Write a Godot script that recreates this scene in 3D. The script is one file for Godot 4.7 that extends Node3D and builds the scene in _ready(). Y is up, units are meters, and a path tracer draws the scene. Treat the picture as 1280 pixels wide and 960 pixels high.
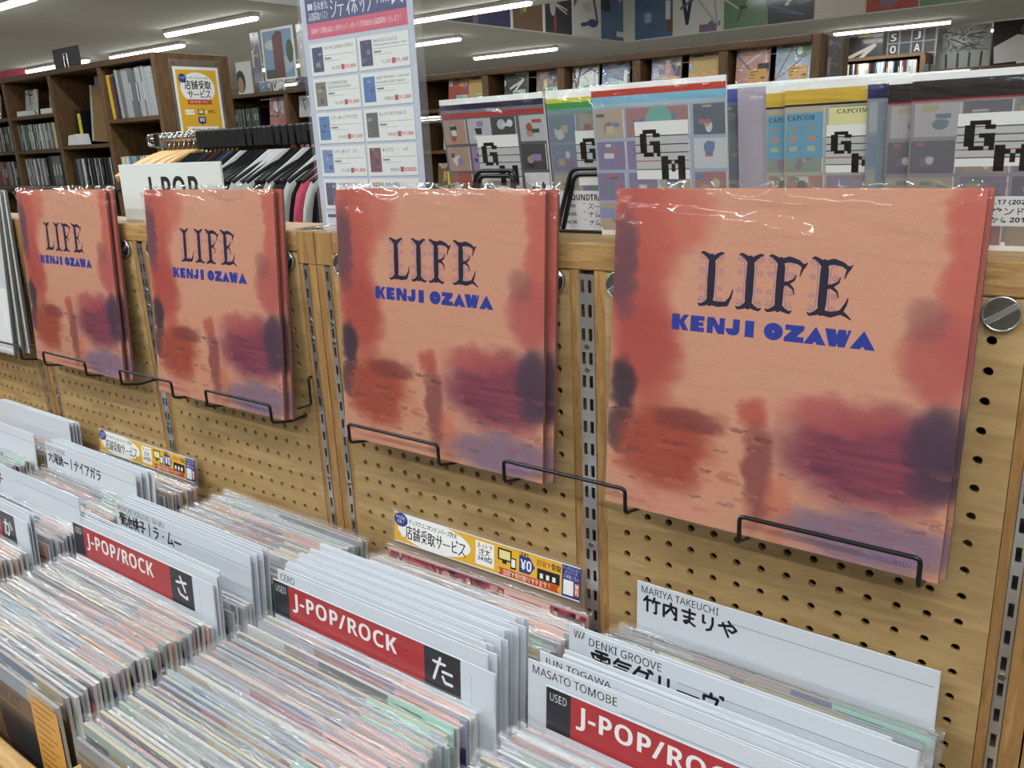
extends Node3D

# ---------------------------------------------------------------- state
var mats = {}
var meshes = {}
var taken = {}
var rng = RandomNumberGenerator.new()
var noise = FastNoiseLite.new()
var fonts = {}
var words = {}

func _ready():
	rng.seed = 11
	noise.seed = 5
	noise.frequency = 1.0
	setup_view()
	make_materials()
	build_room()
	build_lights()
	build_display_frames()
	build_bin()
	build_showcase_albums()
	build_bin_contents()
	build_rail_top_things()
	build_clothes_rack()
	build_left_shelf()
	build_middle_shelf()
	build_far_things()

# ---------------------------------------------------------------- camera, sky, exposure
func setup_view():
	var cam = Camera3D.new()
	cam.name = "camera"
	add_child(cam)
	cam.position = Vector3(0.3394, 1.5, 0.733)
	cam.rotation = Vector3(-0.284169, 0.655536, -0.046193)
	cam.fov = 49.067
	cam.near = 0.02
	cam.far = 60.0
	cam.current = true
	var we = WorldEnvironment.new()
	we.name = "world_environment"
	var e = Environment.new()
	e.background_mode = Environment.BG_COLOR
	e.background_color = Color(0.02, 0.02, 0.02)
	e.tonemap_mode = Environment.TONE_MAPPER_LINEAR
	e.tonemap_exposure = 1.0
	e.sdfgi_enabled = true
	e.ssao_enabled = true
	e.ssil_enabled = true
	we.environment = e
	add_child(we)

const TUBE_ENERGY = 1.25
const TUBE_GLOW = 12.0
const CEIL = 2.52

func build_lights():
	# ceiling lamps: middle of each batten in the plan; the ones seen in the photograph first, then those over the aisle where the photographer stands
	var spots = [
		[-6.06, -3.75, 1.24, "slim batten lamp above the shelf with the yellow poster"],
		[-7.9, -4.27, 1.3, "batten lamp partly hidden by the dark shelf of tall sleeves"],
		[-9.6, -4.2, 1.4, "batten lamp behind the small dark sign on the shelf top"],
		[-6.1, -2.1, 1.24, "batten lamp at the corner of the ceiling over the left shelves"],
		[-4.3, -4.95, 1.24, "batten lamp in front of the ceiling recess lined with record posters"],
		[-6.17, -8.08, 1.25, "batten lamp on the low ceiling beyond the wooden shelf of disc cases"],
		[-5.95, -6.27, 0.9, "short bright batten lamp beside the edge of the price list board"],
		[-2.3, -9.88, 1.23, "batten lamp under the poster row close to the far record shelves"],
	]
	for s in spots: batten(s[0], s[1], s[2], s[3], "ceiling batten lamps in view")
	for x in [-3.4, -1.3, 0.8]:
		for z in [0.75, 1.5, 3.0]: batten(x, z, 1.24, "ceiling batten lamp over the aisle in front of the record bins", "aisle ceiling lamps")
	for x in [-2.6, -0.2]:
		batten(x, -0.95, 1.24, "ceiling batten lamp over the aisle behind the pegboard display", "aisle ceiling lamps behind")
	for q in [[-6.0, 0.8], [-8.6, -1.0], [-10.4, 0.9], [-8.5, -6.6], [-10.8, -8.6], [0.6, -9.9], [-1.0, -11.4]]: batten(q[0], q[1], 1.24, "added batten lamp over the outer aisles, brightening the far shop", "added outer aisle lamps")  # added lamps: their bounce lifts the dark background and ceiling
	for x in [-3.6, -1.2, 1.2]:  # lamps added up in the recesses to brighten posters and shelf fronts
		batten(x, -6.6, 1.24, "added batten lamp in the ceiling recess, brightening the record posters", "added recess lamps", 3.1)
		batten(x, -2.7, 1.24, "added batten lamp in the recess beside the white signboard, brightening the shelf fronts", "added recess lamps", 3.1)

func batten(x, z, length, label, group, y = CEIL):
	var t = thing("batten_lamp", label, "lamp", group, Vector3(x, y - 0.001, z))
	part(t, "housing", cham(Vector3(length, 0.03, 0.075), 0.004), mats.white_metal, Vector3(0, -0.015, 0))
	part(t, "diffuser", half_round(length - 0.02, 0.03, 0.028), mats.lamp_glow, Vector3(0, -0.03, 0))
	var a = AreaLight3D.new()
	a.name = "lamp_light"
	t.add_child(a)
	a.area_size = Vector2(length - 0.03, 0.06)
	a.position = Vector3(0, -0.0615, 0)
	a.rotation = Vector3(-PI / 2, 0, 0)
	a.light_color = Color(0.95, 0.985, 1.0)
	a.light_energy = TUBE_ENERGY
	a.shadow_enabled = true
	a.area_range = 30.0

# ---------------------------------------------------------------- names, things, parts
func numbered(called):
	var n = taken.get(called, 0)
	taken[called] = n + 1
	return called if n == 0 else "%s_%03d" % [called, n]

func tag(o, label, category, group = ""):
	o.set_meta("label", label)
	o.set_meta("category", category)
	if group != "": o.set_meta("group", group)

func thing(called, label, category, group = "", at = Vector3.ZERO, rot = Vector3.ZERO):
	var o = Node3D.new()
	o.name = numbered(called)
	add_child(o)
	o.position = at
	o.rotation = rot
	tag(o, label, category, group)
	return o

func part(parent, called, mesh, material, at = Vector3.ZERO, rot = Vector3.ZERO):
	var o = MeshInstance3D.new()
	o.name = called
	o.mesh = mesh
	if material is Array:
		for i in material.size(): o.set_surface_override_material(i, material[i])
	else:
		o.material_override = material
	parent.add_child(o, true)
	o.position = at
	o.rotation = rot
	return o

func single(called, label, category, group, mesh, material, at, rot = Vector3.ZERO):
	var o = part(self, numbered(called), mesh, material, at, rot)
	tag(o, label, category, group)
	return o

func struct(called, mesh, material, at, rot = Vector3.ZERO):
	var o = part(self, called, mesh, material, at, rot)
	o.set_meta("kind", "structure")
	o.set_meta("label", called.replace("_", " ") + " of the record shop sales floor")
	return o

# ---------------------------------------------------------------- mesh makers
func tri(st, a, b, c, out):
	var n = (b - a).cross(c - a)
	if n.length() < 1e-14: return
	if n.dot(out) > 0:
		var k = b
		b = c
		c = k
		n = -n
	n = -n.normalized()
	for v in [a, b, c]:
		st.set_normal(n)
		st.add_vertex(v)

func quad(st, a, b, c, d, out):
	tri(st, a, b, c, out)
	tri(st, a, c, d, out)

func start():
	var st = SurfaceTool.new()
	st.begin(Mesh.PRIMITIVE_TRIANGLES)
	return st

func bx(size):
	var k = "b" + str(size)
	if not meshes.has(k):
		var m = BoxMesh.new()
		m.size = size
		meshes[k] = m
	return meshes[k]

func cham(size, c):
	var k = "c%s %s" % [size, c]
	if not meshes.has(k):
		var st = start()
		cham_into(st, size, c, Vector3.ZERO)
		meshes[k] = st.commit()
	return meshes[k]

func cham_into(st, size, c, at):
	var h = size / 2
	var i = h - Vector3(c, c, c)
	var p = func(sx, sy, sz, axis):
		var v = Vector3(sx * i.x, sy * i.y, sz * i.z)
		v[axis] = [sx, sy, sz][axis] * h[axis]
		return v + at
	for axis in 3:
		var u = (axis + 1) % 3
		var w = (axis + 2) % 3
		for s in [-1, 1]:
			var q = []
			for k in [[-1, -1], [1, -1], [1, 1], [-1, 1]]:
				var g = [0, 0, 0]
				g[axis] = s
				g[u] = k[0]
				g[w] = k[1]
				q.append(p.call(g[0], g[1], g[2], axis))
			var out = Vector3.ZERO
			out[axis] = s
			quad(st, q[0], q[1], q[2], q[3], out)
		for su in [-1, 1]:
			for sw in [-1, 1]:
				var g0 = [0, 0, 0]
				g0[u] = su
				g0[w] = sw
				g0[axis] = -1
				var g1 = g0.duplicate()
				g1[axis] = 1
				var out2 = Vector3.ZERO
				out2[u] = su
				out2[w] = sw
				quad(st, p.call(g0[0], g0[1], g0[2], u), p.call(g1[0], g1[1], g1[2], u), p.call(g1[0], g1[1], g1[2], w), p.call(g0[0], g0[1], g0[2], w), out2)
	for sx in [-1, 1]:
		for sy in [-1, 1]:
			for sz in [-1, 1]:
				tri(st, p.call(sx, sy, sz, 0), p.call(sx, sy, sz, 1), p.call(sx, sy, sz, 2), Vector3(sx, sy, sz))

func half_round(length, w, h):
	var k = "hr%s %s %s" % [length, w, h]
	if meshes.has(k): return meshes[k]
	var st = start()
	var n = 10
	var prev = Vector3.ZERO
	for j in n + 1:
		var a = PI * j / n
		var v = Vector3(0, -h * sin(a), w * cos(a))
		if j > 0:
			var m = (v + prev) / 2
			quad(st, prev + Vector3(-length / 2, 0, 0), prev + Vector3(length / 2, 0, 0), v + Vector3(length / 2, 0, 0), v + Vector3(-length / 2, 0, 0), m + Vector3(0, -0.001, 0))
			for s in [-1, 1]: tri(st, Vector3(s * length / 2, 0, 0), prev + Vector3(s * length / 2, 0, 0), v + Vector3(s * length / 2, 0, 0), Vector3(s, 0, 0))
		prev = v
	meshes[k] = st.commit()
	return meshes[k]

func quad_print(w, h):
	var k = "q%s %s" % [w, h]
	if not meshes.has(k):
		var m = QuadMesh.new()
		m.size = Vector2(w, h)
		meshes[k] = m
	return meshes[k]

# corners of a wire are rounded, then a circle is swept along it
func rounded(pts, r, n = 4):
	var out = [pts[0]]
	for i in range(1, pts.size() - 1):
		var a = (pts[i - 1] - pts[i])
		var b = (pts[i + 1] - pts[i])
		var k = min(r, min(a.length(), b.length()) * 0.45)
		var p0 = pts[i] + a.normalized() * k
		var p2 = pts[i] + b.normalized() * k
		for j in n + 1:
			var t = float(j) / n
			out.append(p0.lerp(pts[i], t).lerp(pts[i].lerp(p2, t), t))
	out.append(pts[-1])
	return out

func tube(pts, r, sides = 8, closed_ends = true):
	var st = start()
	var rings = []
	var up = Vector3(0.123, 0.91, 0.37).normalized()
	for i in pts.size():
		var d = (pts[min(i + 1, pts.size() - 1)] - pts[max(i - 1, 0)]).normalized()
		up = (up - d * up.dot(d)).normalized()
		var sd = d.cross(up)
		var ring = []
		for k in sides:
			var a = TAU * k / sides
			ring.append([pts[i], sd * cos(a) + up * sin(a)])
		rings.append(ring)
	for i in pts.size() - 1:
		for k in sides:
			var k2 = (k + 1) % sides
			smooth_quad(st, rings[i][k], rings[i][k2], rings[i + 1][k2], rings[i + 1][k], r)
	if closed_ends:
		for e in [0, pts.size() - 1]:
			var out = (pts[0] - pts[1]) if e == 0 else (pts[-1] - pts[-2])
			for k in range(1, sides - 1): tri(st, rings[e][0][0] + rings[e][0][1] * r, rings[e][k][0] + rings[e][k][1] * r, rings[e][k + 1][0] + rings[e][k + 1][1] * r, out)
	return st.commit()

func smooth_quad(st, a, b, c, d, r):
	var v = [a[0] + a[1] * r, b[0] + b[1] * r, c[0] + c[1] * r, d[0] + d[1] * r]
	var n = [a[1], b[1], c[1], d[1]]
	var face = (v[1] - v[0]).cross(v[2] - v[0])
	var order = [0, 1, 2, 0, 2, 3]
	if face.dot(n[0] + n[2]) > 0: order = [0, 2, 1, 0, 3, 2]
	for k in order:
		st.set_normal(n[k])
		st.add_vertex(v[k])

func cyl(r, h, sides = 20):
	var k = "cy%s %s %s" % [r, h, sides]
	if not meshes.has(k):
		var m = CylinderMesh.new()
		m.top_radius = r
		m.bottom_radius = r
		m.height = h
		m.radial_segments = sides
		m.rings = 1
		meshes[k] = m
	return meshes[k]

# a grid of points becomes a smooth sheet; both sides are drawn
func sheet(nx, ny, f, with_uv = false):
	var st = start()
	st.set_smooth_group(0)
	for j in ny:
		for i in nx:
			var q = []
			for k in [[0, 0], [1, 0], [1, 1], [0, 1]]: q.append([float(i + k[0]) / nx, float(j + k[1]) / ny])
			for k in [0, 2, 1, 0, 3, 2]:
				if with_uv: st.set_uv(Vector2(q[k][0], 1.0 - q[k][1]))
				st.add_vertex(f.call(q[k][0], q[k][1]))
	st.index()
	st.generate_normals()
	return st.commit()

# sleeve of card: front face with its own surface for the print, the rest in the second surface; origin at the middle of the bottom edge, front towards +z
func jacket(w, h, t):
	var k = "j%s %s %s" % [w, h, t]
	if meshes.has(k): return meshes[k]
	var st = start()
	var z = t / 2
	var c = [Vector3(-w / 2, 0, z), Vector3(-w / 2, h, z), Vector3(w / 2, h, z), Vector3(w / 2, 0, z)]
	var uv = [Vector2(0, 1), Vector2(0, 0), Vector2(1, 0), Vector2(1, 1)]
	for i in [0, 1, 2, 0, 2, 3]:
		st.set_normal(Vector3(0, 0, 1))
		st.set_uv(uv[i])
		st.add_vertex(c[i])
	var m = st.commit()
	st = start()
	var b = []
	for v in c: b.append(v - Vector3(0, 0, t))
	quad(st, b[0], b[1], b[2], b[3], Vector3(0, 0, -1))
	quad(st, c[1], c[2], b[2], b[1], Vector3(0, 1, 0))
	quad(st, c[0], c[3], b[3], b[0], Vector3(0, -1, 0))
	quad(st, c[0], c[1], b[1], b[0], Vector3(-1, 0, 0))
	quad(st, c[3], c[2], b[2], b[3], Vector3(1, 0, 0))
	m = st.commit(m)
	meshes[k] = m
	return m

# ---------------------------------------------------------------- painting prints
func rgb(r, g, b):
	return Color(r / 255.0, g / 255.0, b / 255.0)

func canvas(w, h, c):
	var im = Image.create(w, h, false, Image.FORMAT_RGB8)
	im.fill(c)
	return im

func rect(im, x, y, w, h, c):
	im.fill_rect(Rect2i(int(round(x)), int(round(y)), max(1, int(round(w))), max(1, int(round(h)))), c)

func poly(im, pts, c):
	var lo = INF
	var hi = -INF
	for p in pts:
		lo = min(lo, p.y)
		hi = max(hi, p.y)
	lo = max(0, int(floor(lo)))
	hi = min(im.get_height() - 1, int(ceil(hi)))
	for y in range(lo, hi + 1):
		var yy = y + 0.5
		var xs = []
		for i in pts.size():
			var a = pts[i]
			var b = pts[(i + 1) % pts.size()]
			if (a.y <= yy) != (b.y <= yy): xs.append(a.x + (yy - a.y) / (b.y - a.y) * (b.x - a.x))
		xs.sort()
		for i in range(0, xs.size() - 1, 2):
			var x0 = int(round(xs[i]))
			var x1 = int(round(xs[i + 1]))
			if x1 > x0: im.fill_rect(Rect2i(x0, y, x1 - x0, 1), c)

func disc(im, x, y, rx, ry, c, n = 20):
	var pts = []
	for i in n: pts.append(Vector2(x + rx * cos(TAU * i / n), y + ry * sin(TAU * i / n)))
	poly(im, pts, c)

# a stroke whose width runs from point to point
func brush(im, pts, widths, c):
	for i in pts.size():
		var w = widths[i] if widths is Array else widths
		if w > 2.2: disc(im, pts[i].x, pts[i].y, w / 2, w / 2, c, 10)
		if i > 0:
			var v = widths[i - 1] if widths is Array else widths
			var d = (pts[i] - pts[i - 1]).normalized().orthogonal()
			poly(im, [pts[i - 1] + d * max(v, 1.1) / 2, pts[i] + d * max(w, 1.1) / 2, pts[i] - d * max(w, 1.1) / 2, pts[i - 1] - d * max(v, 1.1) / 2], c)

func font_of(face, weight):
	var k = face + str(weight)
	if not fonts.has(k):
		var f = SystemFont.new()
		f.font_names = PackedStringArray([face])
		f.font_weight = weight
		fonts[k] = f
	return fonts[k]

# Latin lettering fitted into a box of pixels
func text(im, s, x, y, w, h, c, face = "Droid Sans", weight = 700):
	var k = s + face + str(weight)
	if not words.has(k):
		var tm = TextMesh.new()
		tm.font = font_of(face, weight)
		tm.text = s
		tm.font_size = 96
		tm.pixel_size = 0.01
		tm.depth = 0.0
		tm.curve_step = 2.0
		var got = tm.get_mesh_arrays()
		var v = got[Mesh.ARRAY_VERTEX]
		var ix = got[Mesh.ARRAY_INDEX]
		var lo = Vector2(INF, INF)
		var hi = Vector2(-INF, -INF)
		var ts = []
		var n = ix.size() if ix else v.size()
		for i in n:
			var q = v[ix[i]] if ix else v[i]
			ts.append(Vector2(q.x, -q.y))
			lo = lo.min(ts[-1])
			hi = hi.max(ts[-1])
		words[k] = [ts, lo, hi - lo]
	var g = words[k]
	for i in range(0, g[0].size(), 3):
		var pts = []
		for j in 3: pts.append(Vector2(x, y) + (g[0][i + j] - g[1]) / g[2] * Vector2(w, h))
		poly(im, pts, c)

# Japanese characters as brush strokes on a ten by ten grid: pairs of digits are points, spaces part the strokes
const KANA = {
	"さ": "1382 406476 26388988", "か": "135365584938 3119 7295", "た": "1262 4019 5595 576999", "ま": "1282 2575 505739284789", "り": "212535 71756849", "や": "0472947655 5062 2259",
	"で": "0282 82545769 6375 7384", "け": "1019 3393 7069", "も": "1363 1666 40386989", "は": "1019 3393 707948478699", "ら": "3142 232638697746", "こ": "2272 266989", "い": "1136 7286", "し": "21284896", "す": "0292 50536555545669", "き": "2171 1484 405466 3658", "ち": "1282 3036 3687895949", "の": "522519 52836979", "受": "8021 2233 5153 8273 15149495 367629 3689", "を": "1272 4016 365679 8447 4989",
	"サ": "0393 3036 707549", "ー": "0595", "ビ": "212888 2573 7081 8091", "ス": "11814609 4699", "シ": "1132 0425 196792", "テ": "2181 0494 545639", "ィ": "8337 6569", "ポ": "0383 4149 2508 6588 8090918180", "ッ": "2436 5355 837759", "プ": "02726629 8090918180",
	"リ": "2126 717549", "ト": "3039 3475", "デ": "2161 0494 545639 7081 8091", "ク": "3005 22826629", "ユ": "227268 0898", "ニ": "2272 0898", "オ": "0393 606958 6318", "ン": "1133 196792", "メ": "7119 2378", "バ": "3308 6398 7081 8091", "ズ": "11714609 4699 7081 8091",
	"ナ": "0393 505529", "イ": "7015 5359", "ア": "018164 534729", "ガ": "03736958 303509 7081 8091", "ラ": "2171 14846739", "ム": "401887 6599", "・": "4555", "ネ": "4051 127209 4449 6587", "ゲ": "3005 2292 635619 7081 8091", "コ": "127278 0878", "フ": "02827629", "ァ": "248465 554839", "ミ": "2173 2474 1789", "パ": "3308 6398 8090918180", "ウ": "5052 1412 128265 39", "ド": "3039 3475 6172 7182", "グ": "3005 22726629 7081 8091", "ル": "212509 616896", "ヴ": "4042 14127266 6639 8091 9091", "、": "2748", "！": "5055 5859", "「": "502050", "｜": "5059",
	"竹": "2003 1242 2229 6053 6292 727969", "内": "1219 12828979 505327 5376", "店": "5051 1191 111609 5255 5383 3585893935", "舗": "2002 2042 1333 0444 2326 1636391916 5292 7079 5459 549499 5696 8091", "取": "0151 1118 4149 1343 1545 0847 529259 6499",
	"大": "0393 505419 5499", "滝": "1021 0314 0926 6061 3191 4253 8273 3494 4585874745 64699998", "詠": "1020 0242 1434 1535 1737391917 6071 527279 446448 9375 7599", "一": "0595", "菊": "0191 3032 6062 2205 239399 2676 5459 3445 7465 4729 5778", "池": "1021 0314 0926 349386 6067 42499998", "桃": "0343 2029 2306 2446 606649 707899 5264 5657 9283 8596", "子": "217154 545938 0595", "妙": "201549 423609 0353 7075 5254 9294 9559",
	"電": "2080 140292 9294 5055 3343 6373 2585882825 2787 555999", "気": "3013 3191 3383 15758998 5619 2659", "忌": "107072222484 1608 36498988 5667 8697", "野": "0040440400 0242 2029 0646 0948 519173 5494 747968", "清": "1021 0314 0926 4191 4383 3494 6064 4549 458589 4787", "志": "0292 5054 2474 1608 36498988 5667 8697", "郎": "2021 01414505 0343 010938 609074967868 6069", "小": "505948 2307 7397", "坂": "0343 2028 0847 5191 515649 549459 6599", "忠": "1181841411 5055 1608 36498988 5667 8697",
	"音": "5051 1181 3233 7263 0494 2575792925 2777", "楽": "5051 3272743432 3373 0526 9576 0696 5659 5619 5699", "書": "2282 0393 2484 1585 5055 2676792926 2878", "籍": "2011 6051 1343 3129 5393 5595 6797996967 8285", "高": "5051 0191 3363653533 0609 069699 3767693937", "価": "2004 1319 3191 3393998938 5159 7179", "買": "0090 00020292 9092 3032 6062 2474772724 2575 2676 3809 6899", "特": "1004 0242 2029 0645 5292 7074 4494 4696 8689", "集": "3005 2126 2282 2383 2585 5055 0696 5659 5609 5699",
	"限": "1019 104023 2345 519494 5194 5158 5699", "定": "5051 030292 9293 2474 5458 2609 3699", "中": "1282861612 5059", "古": "0393 5055 2585892925", "品": "3070733330 1545491915 6595996965", "対": "2021 0343 4109 1238 5393 808979 6576", "象": "3003 2161 1373751513 5509 2795 4659", "注": "1021 0314 0926 6051 3292 4585 6269 3999", "文": "5051 0292 7219 2289", "時": "0141480801 0444 7072 5292 4494 4696 868979", "間": "0040430009 009099 5090 3676793936 3777", "送": "1021 0313 0899 4050 8070 3292 3595 6265 6547 6587", "料": "0343 2029 0112 4132 2306 2445 6172 6374 5896 8089", "頭": "0141 0343464303 0747 5191 5393975753 5595 6949 8799",
	"当": "5052 1122 8172 137379 1676 1979", "入": "304055 5519 5589", "会": "5003 5093 2474 0595 4527 6578 2778", "無": "1003 0292 0595 2225 4245 6265 8285 1709 3739 5759 7799", "杯": "0343 2029 2306 4191 7145 6169 7396", "国": "0090990900 2272 2575 2777 5257", "外": "2004 1242 1545 4209 7079 7396", "評": "1020 0242 1434 1737391917 5191 5495 7079 5362 8372", "日": "2171792921 2575", "本": "0292 5059 5206 5296 3666", "関": "0040430009 009099 2575 2777 5457", "連": "1021 0313 0899 4191 4373764643 6067 3797",
}

func jp(im, s, x, y, w, h, c, weight = 0.11, gap = 0.86):
	var cell = float(w) / s.length()
	for i in s.length():
		var ch = s[i]
		if not KANA.has(ch): continue
		for stroke in KANA[ch].split(" "):
			var pts = []
			for j in range(0, stroke.length() - 1, 2):
				if not (stroke[j].is_valid_int() and stroke[j + 1].is_valid_int()): continue
				pts.append(Vector2(x + i * cell + (1 - gap) * cell / 2 + int(stroke[j]) / 9.0 * cell * gap, y + int(stroke[j + 1]) / 9.0 * h))
			if pts.size() > 1: brush(im, pts, max(1.0, weight * min(cell, h)), c)

func tex(im):
	return ImageTexture.create_from_image(im)

func print_mat(im, rough = 0.45, coat = 0.0):
	var m = StandardMaterial3D.new()
	m.albedo_texture = tex(im)
	m.roughness = rough
	if coat > 0:
		m.clearcoat_enabled = true
		m.clearcoat = coat
		m.clearcoat_roughness = 0.12
	return m

func solid(c, rough = 0.6, metal = 0.0):
	var m = StandardMaterial3D.new()
	m.albedo_color = c
	m.roughness = rough
	m.metallic = metal
	return m

func clear(c, alpha, rough = 0.06):
	var m = StandardMaterial3D.new()
	m.albedo_color = Color(c.r, c.g, c.b, alpha)
	m.transparency = BaseMaterial3D.TRANSPARENCY_ALPHA
	m.roughness = rough
	m.cull_mode = BaseMaterial3D.CULL_DISABLED
	return m

func wood_image(light, dark, seed_n, along_y):
	var n = FastNoiseLite.new()
	n.seed = seed_n
	n.frequency = 1.0
	n.fractal_octaves = 3
	var w = 320
	var im = Image.create(w, w, false, Image.FORMAT_RGB8)
	for y in w:
		for x in w:
			var u = TAU * x / w
			var g = n.get_noise_3d(cos(u) * 0.35, sin(u) * 0.35, y * 0.055)
			var f = n.get_noise_3d(cos(u) * 3.2 + 9.0, sin(u) * 3.2, y * 0.55)
			var ring = sin((y * 0.16 + g * 9.0)) * 0.5 + 0.5
			var k = clamp(0.25 + 0.5 * g + 0.3 * ring * ring + 0.22 * f, 0, 1)
			im.set_pixel(x, y, light.lerp(dark, k))
	if along_y: im.rotate_90(CLOCKWISE)
	return im

func wood(light, dark, seed_n, along_y, scale, rough = 0.55):
	var m = StandardMaterial3D.new()
	m.albedo_texture = tex(wood_image(light, dark, seed_n, along_y))
	m.uv1_triplanar = true
	m.uv1_world_triplanar = true
	m.uv1_scale = Vector3.ONE * scale
	m.roughness = rough
	return m

func make_materials():
	mats.white_metal = solid(rgb(225, 225, 220), 0.4)
	var lamp = solid(rgb(250, 250, 245), 0.5)
	lamp.emission_enabled = true
	lamp.emission = Color(0.98, 0.99, 0.97)
	lamp.emission_energy_multiplier = TUBE_GLOW
	mats.lamp_glow = lamp
	mats.ply = wood(rgb(192, 160, 110), rgb(152, 121, 77), 3, false, 1.7, 0.5)
	mats.rail = wood(rgb(196, 158, 104), rgb(138, 98, 54), 8, false, 5.0, 0.45)
	mats.stud = wood(rgb(182, 140, 88), rgb(132, 92, 50), 21, true, 4.0, 0.5)
	mats.bin_wood = wood(rgb(205, 168, 112), rgb(168, 128, 78), 33, false, 4.0, 0.5)
	mats.brown = wood(rgb(104, 76, 47), rgb(70, 49, 28), 41, false, 3.0, 0.5)
	mats.brown_v = wood(rgb(118, 88, 56), rgb(80, 56, 33), 44, true, 3.0, 0.5)
	mats.steel = solid(rgb(222, 223, 224), 0.27, 0.9)
	mats.chrome = solid(rgb(225, 226, 228), 0.12, 1.0)
	mats.dull_steel = solid(rgb(150, 148, 144), 0.35, 1.0)
	mats.slot_dark = solid(rgb(14, 13, 12), 0.8)
	mats.black_wire = solid(rgb(16, 16, 17), 0.32)
	mats.black = solid(rgb(18, 18, 19), 0.6)
	mats.ceiling = solid(rgb(226, 224, 216), 0.85)
	mats.wall = solid(rgb(222, 219, 210), 0.85)
	mats.floor = wood(rgb(158, 152, 142), rgb(136, 130, 120), 60, false, 1.0, 0.4)
	mats.paper = solid(rgb(222, 223, 222), 0.6)
	mats.plate = solid(rgb(212, 216, 223), 0.35)
	mats.edge = solid(rgb(224, 220, 212), 0.6)
	mats.film = clear(Color(1, 1, 1), 0.004, 0.035)
	mats.film.metallic_specular = 0.5
	mats.shop_wall = solid(rgb(110, 92, 74), 0.8)
	mats.album_edge = solid(rgb(140, 84, 78), 0.5)
	mats.bag = clear(Color(0.95, 0.96, 0.97), 0.05, 0.1)
	mats.acrylic = clear(Color(0.95, 0.97, 0.98), 0.05, 0.03)
	mats.hanger_wood = solid(rgb(206, 160, 96), 0.4)

# ---------------------------------------------------------------- room
func slab(called, x0, x1, y0, y1, z0, z1, m):
	return struct(called, bx(Vector3(x1 - x0, y1 - y0, z1 - z0)), m, Vector3((x0 + x1) / 2, (y0 + y1) / 2, (z0 + z1) / 2))

func build_room():
	slab("floor", -13.1, 4.6, -0.1, 0.0, -13.1, 5.1, mats.floor)
	slab("wall_left", -13.1, -13.0, 0, 3.2, -13, 5, mats.wall)
	slab("wall_right", 4.5, 4.6, 0, 3.2, -13, 5, mats.wall)
	slab("wall_back", -13.1, 4.6, 0, 3.2, -13.1, -13.0, mats.wall)
	slab("wall_front", -13.1, 4.6, 0, 3.2, 5.0, 5.1, mats.shop_wall)
	slab("ceiling", -13.0, -4.93, CEIL, 3.2, -13, 5, mats.ceiling)
	slab("ceiling_001", -4.93, 4.5, CEIL, 3.2, -1.5, 5, mats.ceiling)
	slab("ceiling_002", -4.93, 4.5, CEIL, 3.2, -5.33, -4.2, mats.ceiling)
	slab("ceiling_003", -4.93, 4.5, CEIL, 3.2, -13, -8.6, mats.ceiling)
	slab("ceiling_004", -4.93, 4.5, 3.1, 3.2, -4.2, -1.5, mats.ceiling)
	slab("ceiling_005", -4.93, 4.5, 3.1, 3.2, -8.6, -5.33, mats.ceiling)
	# flat access panel and grille in the ceiling
	var t = thing("ceiling_hatch", "thin framed square hatch in the ceiling left of the batten lamps", "hatch", "", Vector3(-8.3, CEIL - 0.002, -3.3))
	part(t, "hatch_panel", cham(Vector3(0.9, 0.012, 0.9), 0.003), mats.ceiling)
	part(t, "hatch_rim", cham(Vector3(0.96, 0.006, 0.96), 0.002), mats.white_metal, Vector3(0, 0.002, 0))
	var v = thing("air_vent", "long slotted air vent in the ceiling over the far left shelves", "vent", "", Vector3(-9.2, CEIL - 0.004, -2.55))
	part(v, "frame", cham(Vector3(1.2, 0.01, 0.5), 0.003), mats.white_metal)
	for i in 4: part(v, "slat", cham(Vector3(1.1, 0.012, 0.03), 0.003), mats.slot_dark, Vector3(0, -0.004, -0.18 + 0.12 * i))

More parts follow.
